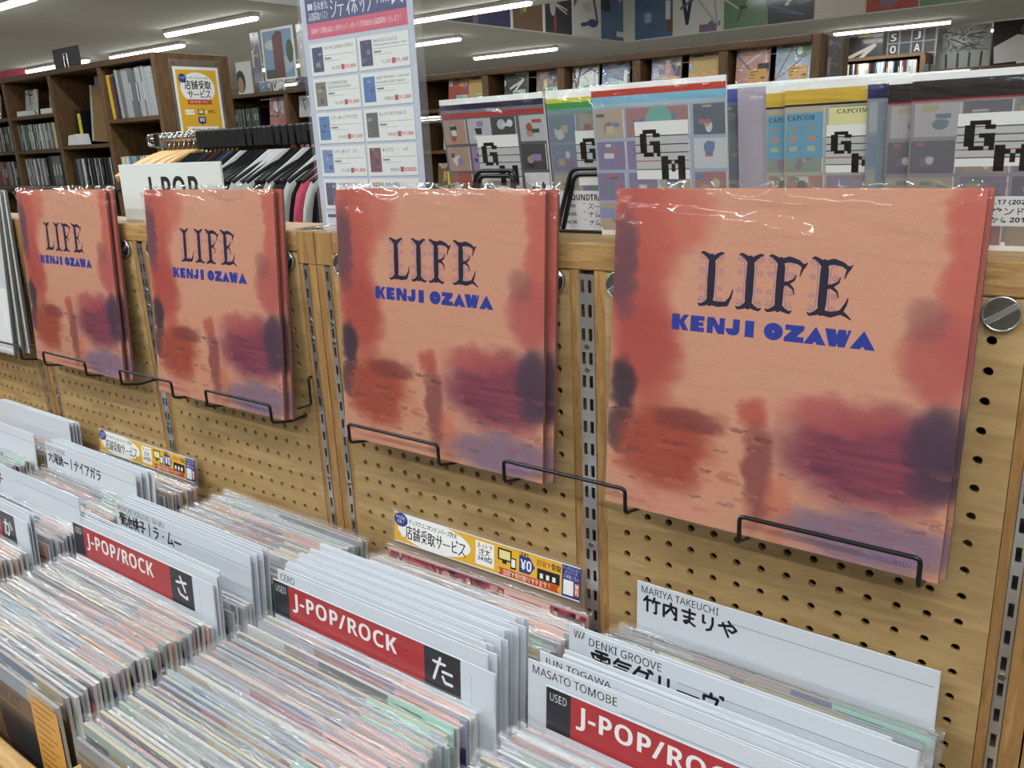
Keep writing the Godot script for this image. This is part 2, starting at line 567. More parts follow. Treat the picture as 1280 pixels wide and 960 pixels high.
# ---------------------------------------------------------------- pegboard display
func perforated(w, h, cols, rows, first, top, pitch, r, deep):
	var k = "p%s %s %s %s %s" % [w, h, cols, first, top]
	if meshes.has(k): return meshes[k]
	var st = start()
	var z = Vector3(0, 0, 1)
	var half = pitch / 2
	var left = first - half
	var right = first + (cols - 1) * pitch + half
	var up = -(top - half)
	var low = -(top + (rows - 1) * pitch + half)
	quad(st, Vector3(0, 0, 0), Vector3(w, 0, 0), Vector3(w, up, 0), Vector3(0, up, 0), z)
	quad(st, Vector3(0, low, 0), Vector3(w, low, 0), Vector3(w, -h, 0), Vector3(0, -h, 0), z)
	quad(st, Vector3(0, up, 0), Vector3(left, up, 0), Vector3(left, low, 0), Vector3(0, low, 0), z)
	quad(st, Vector3(right, up, 0), Vector3(w, up, 0), Vector3(w, low, 0), Vector3(right, low, 0), z)
	var n = 16
	for i in cols:
		for j in rows:
			var c = Vector3(first + i * pitch, -(top + j * pitch), 0)
			for q in n:
				var a0 = TAU * q / n
				var a1 = TAU * (q + 1) / n
				var d0 = Vector3(cos(a0), sin(a0), 0)
				var d1 = Vector3(cos(a1), sin(a1), 0)
				var o0 = d0 * half / max(abs(d0.x), abs(d0.y))
				var o1 = d1 * half / max(abs(d1.x), abs(d1.y))
				quad(st, c + d0 * r, c + o0, c + o1, c + d1 * r, z)
				var b = Vector3(0, 0, -deep)
				quad(st, c + d0 * r, c + d1 * r, c + d1 * r + b, c + d0 * r + b, -d0)
	for e in [[Vector3(0, 0, 0), Vector3(w, 0, 0), Vector3(0, 1, 0)], [Vector3(0, -h, 0), Vector3(w, -h, 0), Vector3(0, -1, 0)], [Vector3(0, 0, 0), Vector3(0, -h, 0), Vector3(-1, 0, 0)], [Vector3(w, 0, 0), Vector3(w, -h, 0), Vector3(1, 0, 0)]]:
		quad(st, e[0], e[1], e[1] - Vector3(0, 0, deep), e[0] - Vector3(0, 0, deep), e[2])
	meshes[k] = st.commit()
	return meshes[k]

func slotted(w, h, columns):
	var k = "sl%s %s %s" % [w, h, columns]
	if meshes.has(k): return meshes[k]
	var st = start()
	var pitch = 0.0256
	var n = int(h / pitch)
	var sw = 0.0044
	var sh = 0.0132
	var z = Vector3(0, 0, 1)
	var xs = [0.0]
	for c in columns:
		var x = w / 2 + (c - (columns - 1) / 2.0) * 0.0086
		xs.append(x - sw / 2)
		xs.append(x + sw / 2)
	xs.append(w)
	for j in n:
		var y = -j * pitch
		var y1 = y - (pitch - sh) / 2
		var y2 = y1 - sh
		quad(st, Vector3(0, y, 0), Vector3(w, y, 0), Vector3(w, y1, 0), Vector3(0, y1, 0), z)
		quad(st, Vector3(0, y2, 0), Vector3(w, y2, 0), Vector3(w, y - pitch, 0), Vector3(0, y - pitch, 0), z)
		for i in range(0, xs.size(), 2): quad(st, Vector3(xs[i], y1, 0), Vector3(xs[i + 1], y1, 0), Vector3(xs[i + 1], y2, 0), Vector3(xs[i], y2, 0), z)
		for i in range(1, xs.size() - 1, 2):
			var b = Vector3(0, 0, -0.0016)
			quad(st, Vector3(xs[i], y1, 0), Vector3(xs[i], y2, 0), Vector3(xs[i], y2, 0) + b, Vector3(xs[i], y1, 0) + b, Vector3(1, 0, 0))
			quad(st, Vector3(xs[i + 1], y1, 0), Vector3(xs[i + 1], y2, 0), Vector3(xs[i + 1], y2, 0) + b, Vector3(xs[i + 1], y1, 0) + b, Vector3(-1, 0, 0))
			quad(st, Vector3(xs[i], y1, 0), Vector3(xs[i + 1], y1, 0), Vector3(xs[i + 1], y1, 0) + b, Vector3(xs[i], y1, 0) + b, Vector3(0, -1, 0))
			quad(st, Vector3(xs[i], y2, 0), Vector3(xs[i + 1], y2, 0), Vector3(xs[i + 1], y2, 0) + b, Vector3(xs[i], y2, 0) + b, Vector3(0, 1, 0))
	for x in [0.0, w]: quad(st, Vector3(x, 0, 0), Vector3(x, -n * pitch, 0), Vector3(x, -n * pitch, -0.004), Vector3(x, 0, -0.004), Vector3(x - w / 2, 0, 0))
	meshes[k] = st.commit()
	return meshes[k]

const RAIL_TOP = 1.394
const RAIL_LOW = 1.366

func upright(t, x, w, columns, top):
	# channel of dark steel, slotted face, and screws
	var u = part(t, "slotted_upright", slotted(w, 0.74, columns), mats.steel, Vector3(x, top, 0.0012))
	part(u, "channel_back", bx(Vector3(w, 0.74, 0.0016)), mats.dull_steel, Vector3(w / 2, -0.37, -0.0145))
	for y in [0.064, 0.115, 0.3, 0.315 + 0.13]: part(u, "screw", cyl(0.0029, 0.0012, 14), mats.dull_steel, Vector3(w / 2, -round(y / 0.0256) * 0.0256, 0.0004), Vector3(PI / 2, 0, 0))

func knob(t, x, y):
	var k = part(t, "panel_lock", cyl(0.0135, 0.005, 28), mats.dull_steel, Vector3(x, y, 0.0025), Vector3(PI / 2, 0, 0))
	part(k, "lock_rim", tube(ring_points(0.0132, 28), 0.0008, 6, false), mats.steel, Vector3(0, 0.0025, 0))
	part(k, "slot_bar", cham(Vector3(0.0245, 0.0016, 0.0052), 0.0006), mats.steel, Vector3(0, 0.0028, 0), Vector3(0, 0.62, 0))

func ring_points(r, n):
	var pts = []
	for i in n + 1: pts.append(Vector3(r * cos(TAU * i / n), 0, r * sin(TAU * i / n)))
	return pts

func display_frame(x0, label):
	# one double-panel frame: two stiles, a rail, two perforated panels, three slotted uprights
	var t = thing("pegboard_frame", label, "display frame", "pegboard display frames", Vector3(x0, 0, 0))
	var w = 0.8495
	var s = 0.034
	for side in 2:
		var a = 0.0 if side == 0 else w - s
		var ux = 0.015 if side == 0 else 0.008
		part(t, "stile", bx(Vector3(ux, 1.35, 0.09)), mats.stud, Vector3(a + ux / 2, 0.675, -0.045))
		part(t, "stile", bx(Vector3(s - ux - 0.0105, 1.35, 0.09)), mats.stud, Vector3(a + (ux + 0.0105 + s) / 2, 0.675, -0.045))
		part(t, "stile_core", bx(Vector3(0.0105, 1.35, 0.075)), mats.stud, Vector3(a + ux + 0.00525, 0.675, -0.0525))
		part(t, "stile_head", cham(Vector3(s, RAIL_TOP - 1.35, 0.09), 0.0012), mats.stud, Vector3(a + s / 2, (RAIL_TOP + 1.35) / 2, -0.045))
		upright(t, a + ux + 0.0006, 0.0093, 1, 1.349)
	part(t, "top_rail", cham(Vector3(w - 2 * s, RAIL_TOP - RAIL_LOW, 0.09), 0.0015), mats.rail, Vector3(w / 2, (RAIL_TOP + RAIL_LOW) / 2, -0.045))
	var p0 = s
	var w0 = 0.3665
	var m0 = p0 + w0
	var mw = 0.0415
	part(t, "mullion", bx(Vector3(0.0105, RAIL_LOW, 0.075)), mats.stud, Vector3(m0 + 0.00525, RAIL_LOW / 2, -0.0375))
	part(t, "mullion", bx(Vector3(0.0125, RAIL_LOW, 0.075)), mats.stud, Vector3(m0 + mw - 0.00625, RAIL_LOW / 2, -0.0375))
	part(t, "mullion_core", bx(Vector3(0.0185, RAIL_LOW, 0.06)), mats.stud, Vector3(m0 + 0.01975, RAIL_LOW / 2, -0.045))
	upright(t, m0 + 0.0107, 0.0181, 2, 1.3625)
	var p1 = m0 + mw
	var w1 = w - s - p1
	for q in [[p0, w0, 0.0236], [p1, w1, 0.024]]:
		part(t, "perforated_panel", perforated(q[1] - 0.001, 0.72, 14, 17, q[2], RAIL_LOW - 0.001 - 1.3316, 0.025, 0.0039, 0.0055), mats.ply, Vector3(q[0] + 0.0005, RAIL_LOW - 0.001, 0.001))
		part(t, "panel_backing", bx(Vector3(q[1] - 0.002, 0.74, 0.004)), mats.ply, Vector3(q[0] + q[1] / 2, RAIL_LOW - 0.372, -0.07))
		knob(t, q[0] + 0.018, RAIL_LOW - 0.012)
		knob(t, q[0] + q[1] - 0.019, RAIL_LOW - 0.012)
	part(t, "base_board", bx(Vector3(w, 0.64, 0.02)), mats.stud, Vector3(w / 2, 0.32, -0.06))

func build_display_frames():
	display_frame(-0.5415, "pine pegboard frame carrying the sharply lit album with the round steel lock at its side")
	display_frame(-1.393, "pine pegboard frame behind the two albums beside the white sign with black letters")
	display_frame(-2.2445, "pine pegboard frame holding the silver wrapped records")
	display_frame(0.3095, "pine pegboard frame beyond the slotted steel strip beside the rightmost album")
	var hooks = [[0.075, "holding the album beside the round steel lock"], [-0.194, "bridging the double slotted upright"], [-0.441, "under the left corner of the album beside the price list"], [-0.749, "under the album next to the clothes rack"], [-0.99, "between the two albums beside the white sign"], [-1.256, "under the leftmost peach album"], [-1.50, "under the silver wrapped records"], [-1.74, "at the far end of the silver wrapped records"]]
	for h in hooks: hook(h[0], "black wire record hook " + h[1])
	# spare arms of hooks, seen past the album edges
	for x in [-0.578, -1.39]:
		var y = 1.1566
		single("wire_peg", "short black wire arm left in the pegboard beside an album", "hook", "spare wire arms", tube(rounded([Vector3(x, y + 0.035, -0.004), Vector3(x, y + 0.035, 0.006), Vector3(x + 0.002, y - 0.004, 0.008), Vector3(x - 0.012, y - 0.008, 0.022)], 0.004), 0.0017), mats.black_wire, Vector3.ZERO)

func hook(x, label):
	var w = 0.151
	var y = 1.138
	var p = [Vector3(0, -0.0065, -0.006), Vector3(0, -0.0075, 0.03), Vector3(0, 0, 0.061), Vector3(0, 0.025, 0.061), Vector3(w, 0.025, 0.061), Vector3(w, 0, 0.061), Vector3(w, -0.0075, 0.03), Vector3(w, -0.0065, -0.006)]
	var t = thing("wire_hook", label, "hook", "black wire hooks on the pegboard", Vector3(x, y, 0))
	part(t, "wire", tube(rounded(p, 0.005), 0.0021), mats.black_wire)

# ---------------------------------------------------------------- record bins
const TOP = 0.985
const BIN_FLOOR = 0.652

func build_bin():
	var t = thing("record_bin", "pale wooden browser bin holding the rows of records below the pegboard", "record bin", "", Vector3.ZERO)
	part(t, "bin_floor", bx(Vector3(2.4, 0.018, 0.46)), mats.bin_wood, Vector3(-0.87, BIN_FLOOR - 0.009, 0.236))
	part(t, "front_rail", cham(Vector3(2.4, 0.24, 0.02), 0.002), mats.bin_wood, Vector3(-0.87, 0.778, 0.474))
	for x in [0.285, -0.09, -0.4475, -0.818, -1.19, -1.565, -2.05]: part(t, "partition", cham(Vector3(0.012, 0.25, 0.455), 0.0015), mats.bin_wood, Vector3(x, 0.791, 0.234))
	part(t, "plinth", bx(Vector3(2.36, 0.62, 0.42)), mats.bin_wood, Vector3(-0.87, 0.315, 0.23))

# ---------------------------------------------------------------- albums on the pegboard
func cover_image():
	# soft washes of peach, red and plum in place of the printed picture; the lettering is the print's own
	var n = 200
	var im = Image.create(n, n, false, Image.FORMAT_RGB8)
	var wash = [
		[0.50, 0.30, 0.45, 0.40, rgb(208, 150, 124), 0.9], [0.07, 0.20, 0.13, 0.30, rgb(180, 84, 74), 0.95], [0.20, 0.08, 0.12, 0.12, rgb(190, 94, 80), 0.7], [0.12, 0.48, 0.12, 0.16, rgb(172, 74, 66), 0.9], [0.035, 0.22, 0.05, 0.16, rgb(96, 66, 78), 0.8],
		[0.985, 0.15, 0.06, 0.30, rgb(190, 94, 82), 0.85], [0.95, 0.42, 0.10, 0.12, rgb(178, 88, 84), 0.85], [0.90, 0.32, 0.06, 0.06, rgb(132, 76, 76), 0.5], [0.05, 0.62, 0.05, 0.10, rgb(58, 46, 56), 0.9], [0.03, 0.75, 0.05, 0.07, rgb(70, 50, 58), 0.8],
		[0.20, 0.78, 0.17, 0.15, rgb(162, 72, 56), 0.95], [0.28, 0.68, 0.12, 0.04, rgb(124, 58, 56), 0.7], [0.40, 0.86, 0.08, 0.12, rgb(208, 146, 116), 0.8], [0.50, 0.80, 0.05, 0.16, rgb(126, 62, 62), 0.75], [0.57, 0.90, 0.05, 0.10, rgb(200, 116, 88), 0.75],
		[0.80, 0.70, 0.24, 0.14, rgb(124, 56, 78), 0.95], [0.72, 0.60, 0.16, 0.05, rgb(178, 88, 86), 0.7], [0.97, 0.66, 0.08, 0.13, rgb(72, 54, 72), 0.9], [0.80, 0.93, 0.24, 0.08, rgb(132, 106, 128), 0.9], [0.48, 0.63, 0.05, 0.04, rgb(176, 74, 64), 0.7], [0.16, 0.97, 0.16, 0.04, rgb(214, 142, 122), 0.6],
	]
	for y in n:
		for x in n:
			var u = (x + 0.5) / n
			var v = (y + 0.5) / n
			var du = noise.get_noise_2d(u * 5.0, v * 9.0) * 0.03
			var dv = noise.get_noise_2d(u * 5.0 + 40.0, v * 9.0) * 0.03
			var c = rgb(206, 146, 120)
			for q in wash:
				var d = pow((u + du - q[0]) / q[2], 2) + pow((v + dv - q[1]) / q[3], 2)
				if d < 1.6: c = c.lerp(q[4], q[5] * smoothstep(1.6, 0.25, d))
			var streak = noise.get_noise_2d(u * 3.0, v * 46.0)
			c = c.lerp(rgb(70, 32, 58) if streak < 0 else rgb(196, 96, 90), abs(streak) * (0.07 + 0.35 * smoothstep(0.6, 0.2, pow((u - 0.8) / 0.25, 2) + pow((v - 0.75) / 0.16, 2))))
			im.set_pixel(x, y, c)
	# dabs of paint, then the weave of the printed canvas
	var g = RandomNumberGenerator.new()
	g.seed = 77
	im.resize(600, 600, Image.INTERPOLATE_CUBIC)
	var dab = [rgb(96, 50, 60), rgb(196, 104, 78), rgb(206, 140, 112), rgb(66, 48, 60), rgb(150, 66, 66)]
	for k in 90:
		var x = g.randf()
		var y = 0.68 + 0.31 * g.randf()
		var w = g.randf_range(0.006, 0.02)
		var here = im.get_pixel(int(x * 599), int(y * 599))
		var c = here.lerp(dab[k % 5], 0.4)
		for q in 6: disc(im, (x + g.randf_range(-0.02, 0.02)) * 600, (y + g.randf_range(-0.004, 0.004)) * 600, w * 600, w * 190, c.lerp(here, q * 0.12), 12)
	im.resize(300, 300, Image.INTERPOLATE_LANCZOS)
	im.resize(700, 700, Image.INTERPOLATE_CUBIC)
	for y in 700:
		for x in 700:
			var k = 1.0 + 0.05 * noise.get_noise_2d(x * 0.05, y * 0.55) + 0.03 * noise.get_noise_2d(x * 0.5 + 90.0, y * 0.06)
			im.set_pixel(x, y, im.get_pixel(x, y) * Color(k, k, k, 1.0))
	im.resize(1400, 1400, Image.INTERPOLATE_CUBIC)
	letters_title(im)
	letters_name(im)
	text(im, "PROV-7015  STEREO", 1136, 1345, 196, 16, rgb(150, 140, 200))
	return im

func letters_title(im):
	# ornate capitals: flared stems drawn with a swelling brush, hairline scrolls beside them
	var navy = rgb(28, 24, 52)
	var hair = rgb(104, 84, 150)
	var s = 1400.0
	var tall = [0.178, 0.332]
	var stems = [0.322, 0.437, 0.523, 0.640]
	var at = func(u, v): return Vector2(u * s, (tall[0] + v * (tall[1] - tall[0])) * s)
	for i in 4:
		var x = stems[i]
		brush(im, [at.call(x - 0.002, 0.06), at.call(x, 0.2), at.call(x, 0.5), at.call(x, 0.8), at.call(x - 0.001, 0.95)], [20, 31, 33, 31, 22], navy)
		for sd in [-1, 1]:
			# wings at head and foot
			if not (i >= 2 and sd == 1): brush(im, [at.call(x, 0.13), at.call(x + sd * 0.015, 0.05), at.call(x + sd * 0.027, 0.0), at.call(x + sd * 0.034, 0.01)], [24, 18, 11, 7], navy)
			if not ((i == 0 or i == 3) and sd == 1): brush(im, [at.call(x, 0.88), at.call(x + sd * 0.014, 0.95), at.call(x + sd * 0.03, 0.99), at.call(x + sd * 0.036, 0.96)], [24, 18, 11, 7], navy)
		# hairlines that run along the stem and end in curls
		for sd in [-1, 1]:
			var pts = []
			for k in 24:
				var v = 0.1 + 0.8 * k / 23.0
				pts.append(at.call(x + sd * (0.0165 + 0.006 * pow(abs(v - 0.5) * 2, 4)), v))
			brush(im, pts, 2.2, hair)
			for e in [[0.1, -1], [0.86, 1], [0.34, -1], [0.64, 1]]:
				var curl = []
				for k in 20:
					var a = k * 0.48
					var r = 0.0095 * (1 - k / 24.0)
					curl.append(at.call(x + sd * (0.029 + r * cos(a)), e[0] + e[1] * r * sin(a) * 6.4))
				brush(im, curl, 2.0, hair)
	# foot of L, arms of F and E
	brush(im, [at.call(0.322, 0.92), at.call(0.345, 0.95), at.call(0.372, 0.93), at.call(0.384, 0.8), at.call(0.389, 0.66)], [20, 22, 20, 10, 5], navy)
	for x in [0.523, 0.640]:
		brush(im, [at.call(x, 0.09), at.call(x + 0.022, 0.05), at.call(x + 0.046, 0.09), at.call(x + 0.062, 0.17), at.call(x + 0.07, 0.1)], [20, 22, 17, 12, 5], navy)
		brush(im, [at.call(x + 0.062, 0.14), at.call(x + 0.056, 0.25), at.call(x + 0.053, 0.33)], [14, 8, 4], navy)
		brush(im, [at.call(x, 0.5), at.call(x + 0.022, 0.47), at.call(x + 0.038, 0.4), at.call(x + 0.042, 0.32)], [22, 14, 9, 4], navy)
		brush(im, [at.call(x + 0.022, 0.49), at.call(x + 0.036, 0.56), at.call(x + 0.041, 0.66)], [14, 8, 4], navy)
	brush(im, [at.call(0.64, 0.93), at.call(0.664, 0.96), at.call(0.69, 0.91), at.call(0.702, 0.76), at.call(0.706, 0.66)], [20, 22, 17, 10, 5], navy)
	brush(im, [at.call(0.69, 0.9), at.call(0.706, 0.96), at.call(0.718, 1.02)], [18, 11, 4], navy)

func letters_name(im):
	# heavy poster capitals, counters closed to slits and dots
	var blue = rgb(38, 56, 150)
	var shapes = {
		"K": [[[0, 0], [4.6, 0], [4.6, 3.6], [7, 0], [10, 0], [7.2, 4.6], [10, 10], [6.6, 10], [4.6, 6.2], [4.6, 10], [0, 10]]],
		"E": [[[0, 0], [9, 0], [9, 2.9], [5.4, 2.9], [5.4, 3.7], [8.4, 3.7], [8.4, 6.2], [5.4, 6.2], [5.4, 7.1], [9, 7.1], [9, 10], [0, 10]]],
		"N": [[[0, 0], [4, 0], [7, 5], [7, 0], [10, 0], [10, 10], [6.4, 10], [3.4, 5], [3.4, 10], [0, 10]]],
		"J": [[[4.4, 0], [9, 0], [9, 6.5], [8, 9], [5.5, 10], [2, 9.6], [0, 7.4], [0, 5.8], [4.4, 5.8]]],
		"I": [[[2, 0], [8, 0], [8, 10], [2, 10]]],
		"Z": [[[0.4, 0], [10, 0], [10, 2.4], [6.4, 6.6], [10, 6.6], [10, 10], [0, 10], [0, 7.6], [3.6, 3.2], [0.4, 3.2]]],
		"A": [[[4.9, 0], [5.4, 0], [10, 10], [6, 10], [5.5, 8.6], [4.6, 8.6], [4.2, 10], [0, 10]]],
		"W": [[[0, 0], [4, 0], [4.6, 3.4], [5.2, 0], [8, 0], [8.4, 3.4], [8.8, 0], [10, 0], [8, 10], [5.4, 10], [5, 7.6], [4.6, 10], [2, 10]]],
	}
	var row = [["K", 0.206, 0.054], ["E", 0.266, 0.048], ["N", 0.318, 0.054], ["J", 0.376, 0.046], ["I", 0.424, 0.044], ["O", 0.488, 0.054], ["Z", 0.546, 0.054], ["A", 0.600, 0.060], ["W", 0.655, 0.068], ["A", 0.722, 0.064]]
	for q in row:
		var x = q[1] * 1400
		var w = q[2] * 1400
		var y = 0.363 * 1400
		var h = 0.047 * 1400
		if q[0] == "O":
			disc(im, x + w / 2, y + h / 2, w / 2, h / 2 + 1, blue, 32)
			disc(im, x + w / 2, y + h / 2, 4, 4, rgb(222, 156, 128), 12)
			continue
		for s in shapes[q[0]]:
			var pts = []
			for p in s: pts.append(Vector2(x + p[0] / 10.0 * w, y + p[1] / 10.0 * h))
			poly(im, pts, blue)

func film_sheet(w, h, seed_n):
	# clear film over a sleeve: slack at the top edge, creased from the corners
	var n = FastNoiseLite.new()
	n.seed = seed_n
	n.frequency = 1.0
	n.fractal_octaves = 2
	return sheet(60, 60, func(u, v):
		var loose = pow(smoothstep(0.72, 1.0, v), 1.5)
		var z = 0.0008 + 0.0005 * n.get_noise_2d(u * 6.0 + v * 2.0, v * 5.0) + loose * (0.0042 + 0.0072 * n.get_noise_2d(u * 1.5, v * 11.0 + u * 2.0) + 0.0012 * n.get_noise_2d(u * 12.0, v * 30.0))
		var corner = pow(clamp(1.0 - Vector2(min(u, 1 - u), 1 - v).length() * 3.2, 0, 1), 2)
		z += 0.0018 * corner * sin(26.0 * atan2(1.02 - v, min(u, 1 - u) + 0.03) + seed_n)
		z += 0.0006 * smoothstep(0.1, 0.0, v) * n.get_noise_2d(u * 9.0, 3.0)
		if v < 0.965: z = max(z, 0.0003)
		z -= 0.004 * smoothstep(0.955, 1.0, v)
		for e in [u, 1 - u]: z -= 0.0045 * smoothstep(0.014, 0.0, e)
		return Vector3((u - 0.5) * w, v * h, z))

var cover = null

func album(x, y, z, tilt, seed_n, label, group, side_shift = 0.0, called = "record_album"):
	var s = 0.315
	var t = thing(called, label, "record", group, Vector3(x + s / 2 + side_shift, y, z), Vector3(-tilt, 0, 0.004 * sin(seed_n * 1.7)))
	part(t, "jacket", jacket(s, s, 0.0042), [cover, mats.album_edge], Vector3(0, 0.001, -0.0021))
	part(t, "plastic_sleeve", film_sheet(s + 0.008, s + 0.0085, seed_n), mats.film, Vector3(0, -0.001, 0.0006))
	part(t, "sleeve_back", quad_print(s + 0.007, s + 0.008), mats.film, Vector3(0, s / 2 + 0.003, -0.0052), Vector3(0.0, PI, 0))
	return t

func build_showcase_albums():
	cover = print_mat(cover_image(), 0.42)
	var rows = [
		[-0.0779, 0.0905, 0.0392, "large peach album beside the round steel lock"],
		[-0.4734, 0.078, 0.0372, "peach album beside the double slotted upright"],
		[-0.9117, 0.092, 0.0392, "peach album before the clothes rack"],
		[-1.336, 0.072, 0.0372, "peach album before the left disc shelf"],
	]
	for i in 4:
		var r = rows[i]
		album(r[0], 1.1338, r[2] + 0.002, r[1], 3 + i, r[3] + ", front copy", "peach and red albums on the pegboard")
		album(r[0], 1.1338, r[2] - 0.0068, r[1] * 0.95, 13 + i, r[3] + ", copy behind the front one", "peach and red albums on the pegboard", [0.004, 0.008, 0.007, 0.010][i])
	# the pack of silver wrapped records at the far left
	for i in 3:
		var t = thing("wrapped_record", "silver wrapped record with white obi, copy %s of its pack" % ["at the front", "in the middle", "at the back"][i], "record", "silver wrapped records", Vector3(-1.575 + 0.006 * i, 1.1335, 0.044 - 0.012 * i), Vector3(-0.09 + 0.02 * i, 0, 0))
		part(t, "jacket", jacket(0.315, 0.315, 0.005), [mats.paper if i == 0 else mats.edge, solid(rgb(120, 124, 128), 0.35, 0.3)])
		part(t, "plastic_sleeve", film_sheet(0.322, 0.322, 30 + i), mats.film, Vector3(0, -0.001, 0.0035))
		if i == 0:
			var im = canvas(256, 256, rgb(205, 206, 208))
			rect(im, 0, 150, 256, 106, rgb(236, 236, 236))
			for k in 8: rect(im, 20 + 6 * (k % 3), 160 + k * 11, 190 - 20 * (k % 4), 3, rgb(120, 120, 122))
			part(t, "obi_print", quad_print(0.31, 0.31), print_mat(im), Vector3(0, 0.157, 0.0031))

# ---------------------------------------------------------------- records and dividers in the bins
var arts = []
var art_names = []
var bags = []
var stickers = {}
var edges = []

func art_image(i):
	# made-up sleeve designs: two or three flat shapes and a band of type-like bars on a coloured ground
	var g = RandomNumberGenerator.new()
	g.seed = 100 + i
	var pal = [[rgb(214, 206, 192), "cream"], [rgb(52, 54, 60), "charcoal"], [rgb(178, 74, 66), "red"], [rgb(84, 112, 150), "blue"], [rgb(196, 196, 198), "silver grey"], [rgb(108, 142, 112), "green"], [rgb(206, 170, 96), "ochre"], [rgb(226, 226, 222), "white"], [rgb(140, 112, 140), "mauve"], [rgb(28, 28, 32), "black"], [rgb(206, 152, 140), "pink"], [rgb(120, 92, 70), "brown"], [rgb(150, 178, 196), "pale blue"], [rgb(70, 64, 108), "violet"]]
	var base = pal[i % pal.size()]
	var im = canvas(128, 128, base[0])
	for k in 5:
		var c = pal[g.randi_range(0, pal.size() - 1)][0]
		var x = g.randf_range(-20, 110)
		var y = g.randf_range(-20, 110)
		match g.randi_range(0, 2):
			0: rect(im, max(0, x), max(0, y), g.randf_range(12, 60), g.randf_range(8, 50), c)
			1: disc(im, x, y, g.randf_range(8, 30), g.randf_range(8, 30), c)
			2: brush(im, [Vector2(x, y), Vector2(g.randf_range(0, 128), g.randf_range(0, 128)), Vector2(g.randf_range(0, 128), g.randf_range(0, 128))], g.randf_range(3, 12), c)
	# the strip along the top edge is what shows in the bin
	var x2 = 0
	while x2 < 128:
		var w = g.randi_range(8, 46)
		var c2 = pal[g.randi_range(0, pal.size() - 1)][0].lerp(rgb(206, 206, 210), 0.5)
		rect(im, x2, 0, w, g.randi_range(5, 12), c2)
		x2 += w
	return [im, base[1], base[0]]

func make_bag(seed_n):
	# open end of a clear record bag: two slack sheets above and over the jacket top
	var n = FastNoiseLite.new()
	n.seed = seed_n
	n.frequency = 1.0
	# one sheet that rises over the front of the jacket, then a loose flap that slopes up and back across its top
	return sheet(46, 6, func(u, v):
		if v < 0.25: return Vector3((u - 0.5) * 0.324, -0.022 * (1.0 - v / 0.25), 0.0025)
		var k = (v - 0.25) / 0.75
		var y = 0.0052 * k + 0.0016 * sin(k * PI) + k * (0.0034 * n.get_noise_2d(u * 5.0, 1.0) + 0.0016 * n.get_noise_2d(u * 17.0, 5.0 + k))
		var z = 0.0025 - 0.0068 * k + 0.0022 * k * n.get_noise_2d(u * 7.0, 9.0)
		return Vector3((u - 0.5) * 0.324, y, z))

func lean_at(z):
	return 0.112 - 0.19 * z

func prepare_records():
	for i in 22:
		var a = art_image(i)
		arts.append(print_mat(a[0], 0.35, 0.6))
		art_names.append(a[1])
		edges.append(solid(a[2].lerp(rgb(206, 206, 208), 0.68), 0.6))
	for i in 6: bags.append(make_bag(70 + i))
	for c in [["mint", rgb(176, 218, 200)], ["pink", rgb(238, 190, 176)], ["cream", rgb(236, 226, 200)], ["yellow", rgb(228, 220, 70)], ["orange", rgb(226, 172, 92)]]:
		var im = canvas(128, 48, c[1])
		for k in 3: rect(im, 8, 8 + 11 * k, 60 - 14 * k, 3, c[1].darkened(0.55))
		rect(im, 84, 30, 34, 6, c[1].darkened(0.6))
		stickers[c[0]] = print_mat(im, 0.5)

func record(x, top_z, lean, place, sticker = "", pick = -1, lift = 0.0, called = "vinyl_record"):
	var i = pick if pick >= 0 else rng.randi_range(0, arts.size() - 1)
	var h = 0.312
	var y = TOP - 0.008 + lift - h * cos(lean)
	var z = top_z + h * sin(lean)
	var extra = ", %s price sticker" % sticker if sticker != "" else ", no sticker"
	var t = thing(called, "%s bagged record%s, filed %s" % [art_names[i], extra, place], "record", "records filed " + place, Vector3(x, y, z), Vector3(-lean, rng.randf_range(-0.003, 0.003), rng.randf_range(-0.004, 0.004)))
	part(t, "jacket", jacket(0.313, h, 0.0034), [arts[i], edges[i]])
	part(t, "plastic_bag", bags[rng.randi_range(0, bags.size() - 1)], mats.bag, Vector3(0, h, 0))
	if sticker != "": part(t, "price_sticker", quad_print(0.085, 0.03), stickers[sticker], Vector3(0.104 + rng.randf_range(-0.012, 0.012), h - 0.0155 + rng.randf_range(0, 0.001), 0.0023))
	return t

func fill(x, z0, z1, place, mix, step = 0.0062):
	# records from back to front between two dividers
	var n = int((z1 - z0) / step)
	var run = ""
	var left = 0
	for k in n:
		if left <= 0:
			run = mix[rng.randi_range(0, mix.size() - 1)]
			left = rng.randi_range(1, 6)
		left -= 1
		record(x + rng.randf_range(-0.004, 0.004), z0 + (k + 0.5) * step, lean_at(z0 + (k + 0.5) * step) + 0.008 * sin(k * 0.35 + x * 20), place, run, -1, rng.randf_range(-0.004, 0.004))

# white divider of plastic card; w wide, with its top edge at y
func divider(x0, top, z, lean, w, label, im = null, group = "white plastic dividers", strip = 0.06, m = null):
	var h = 0.36
	var t = thing("divider_card", label, "divider", group, Vector3(x0 + w / 2, top - h * cos(lean), z + h * sin(lean)), Vector3(-lean, rng.randf_range(-0.006, 0.006), 0))
	part(t, "card", cham(Vector3(w, h, 0.0011), 0.0004), m if m else mats.plate, Vector3(0, h / 2, 0))
	if im: part(t, "printed_strip", quad_print(w - 0.002, strip), print_mat(im, 0.3, 0.3), Vector3(0, h - strip / 2 - 0.001, 0.0009))
	return t

func artist_strip(latin, kanji, lw = 0.30, kw = 0.34):
	var im = canvas(1000, 200, rgb(214, 218, 225))
	if latin != "": text(im, latin, 16, 11, 1000 * lw, 27, rgb(24, 24, 26), "Droid Sans", 400)
	rect(im, 330, 52, 660, 2, rgb(120, 124, 132))
	if kanji != "": jp(im, kanji, 22, 48, 1000 * kw, 58, rgb(16, 16, 18), 0.16)
	return im

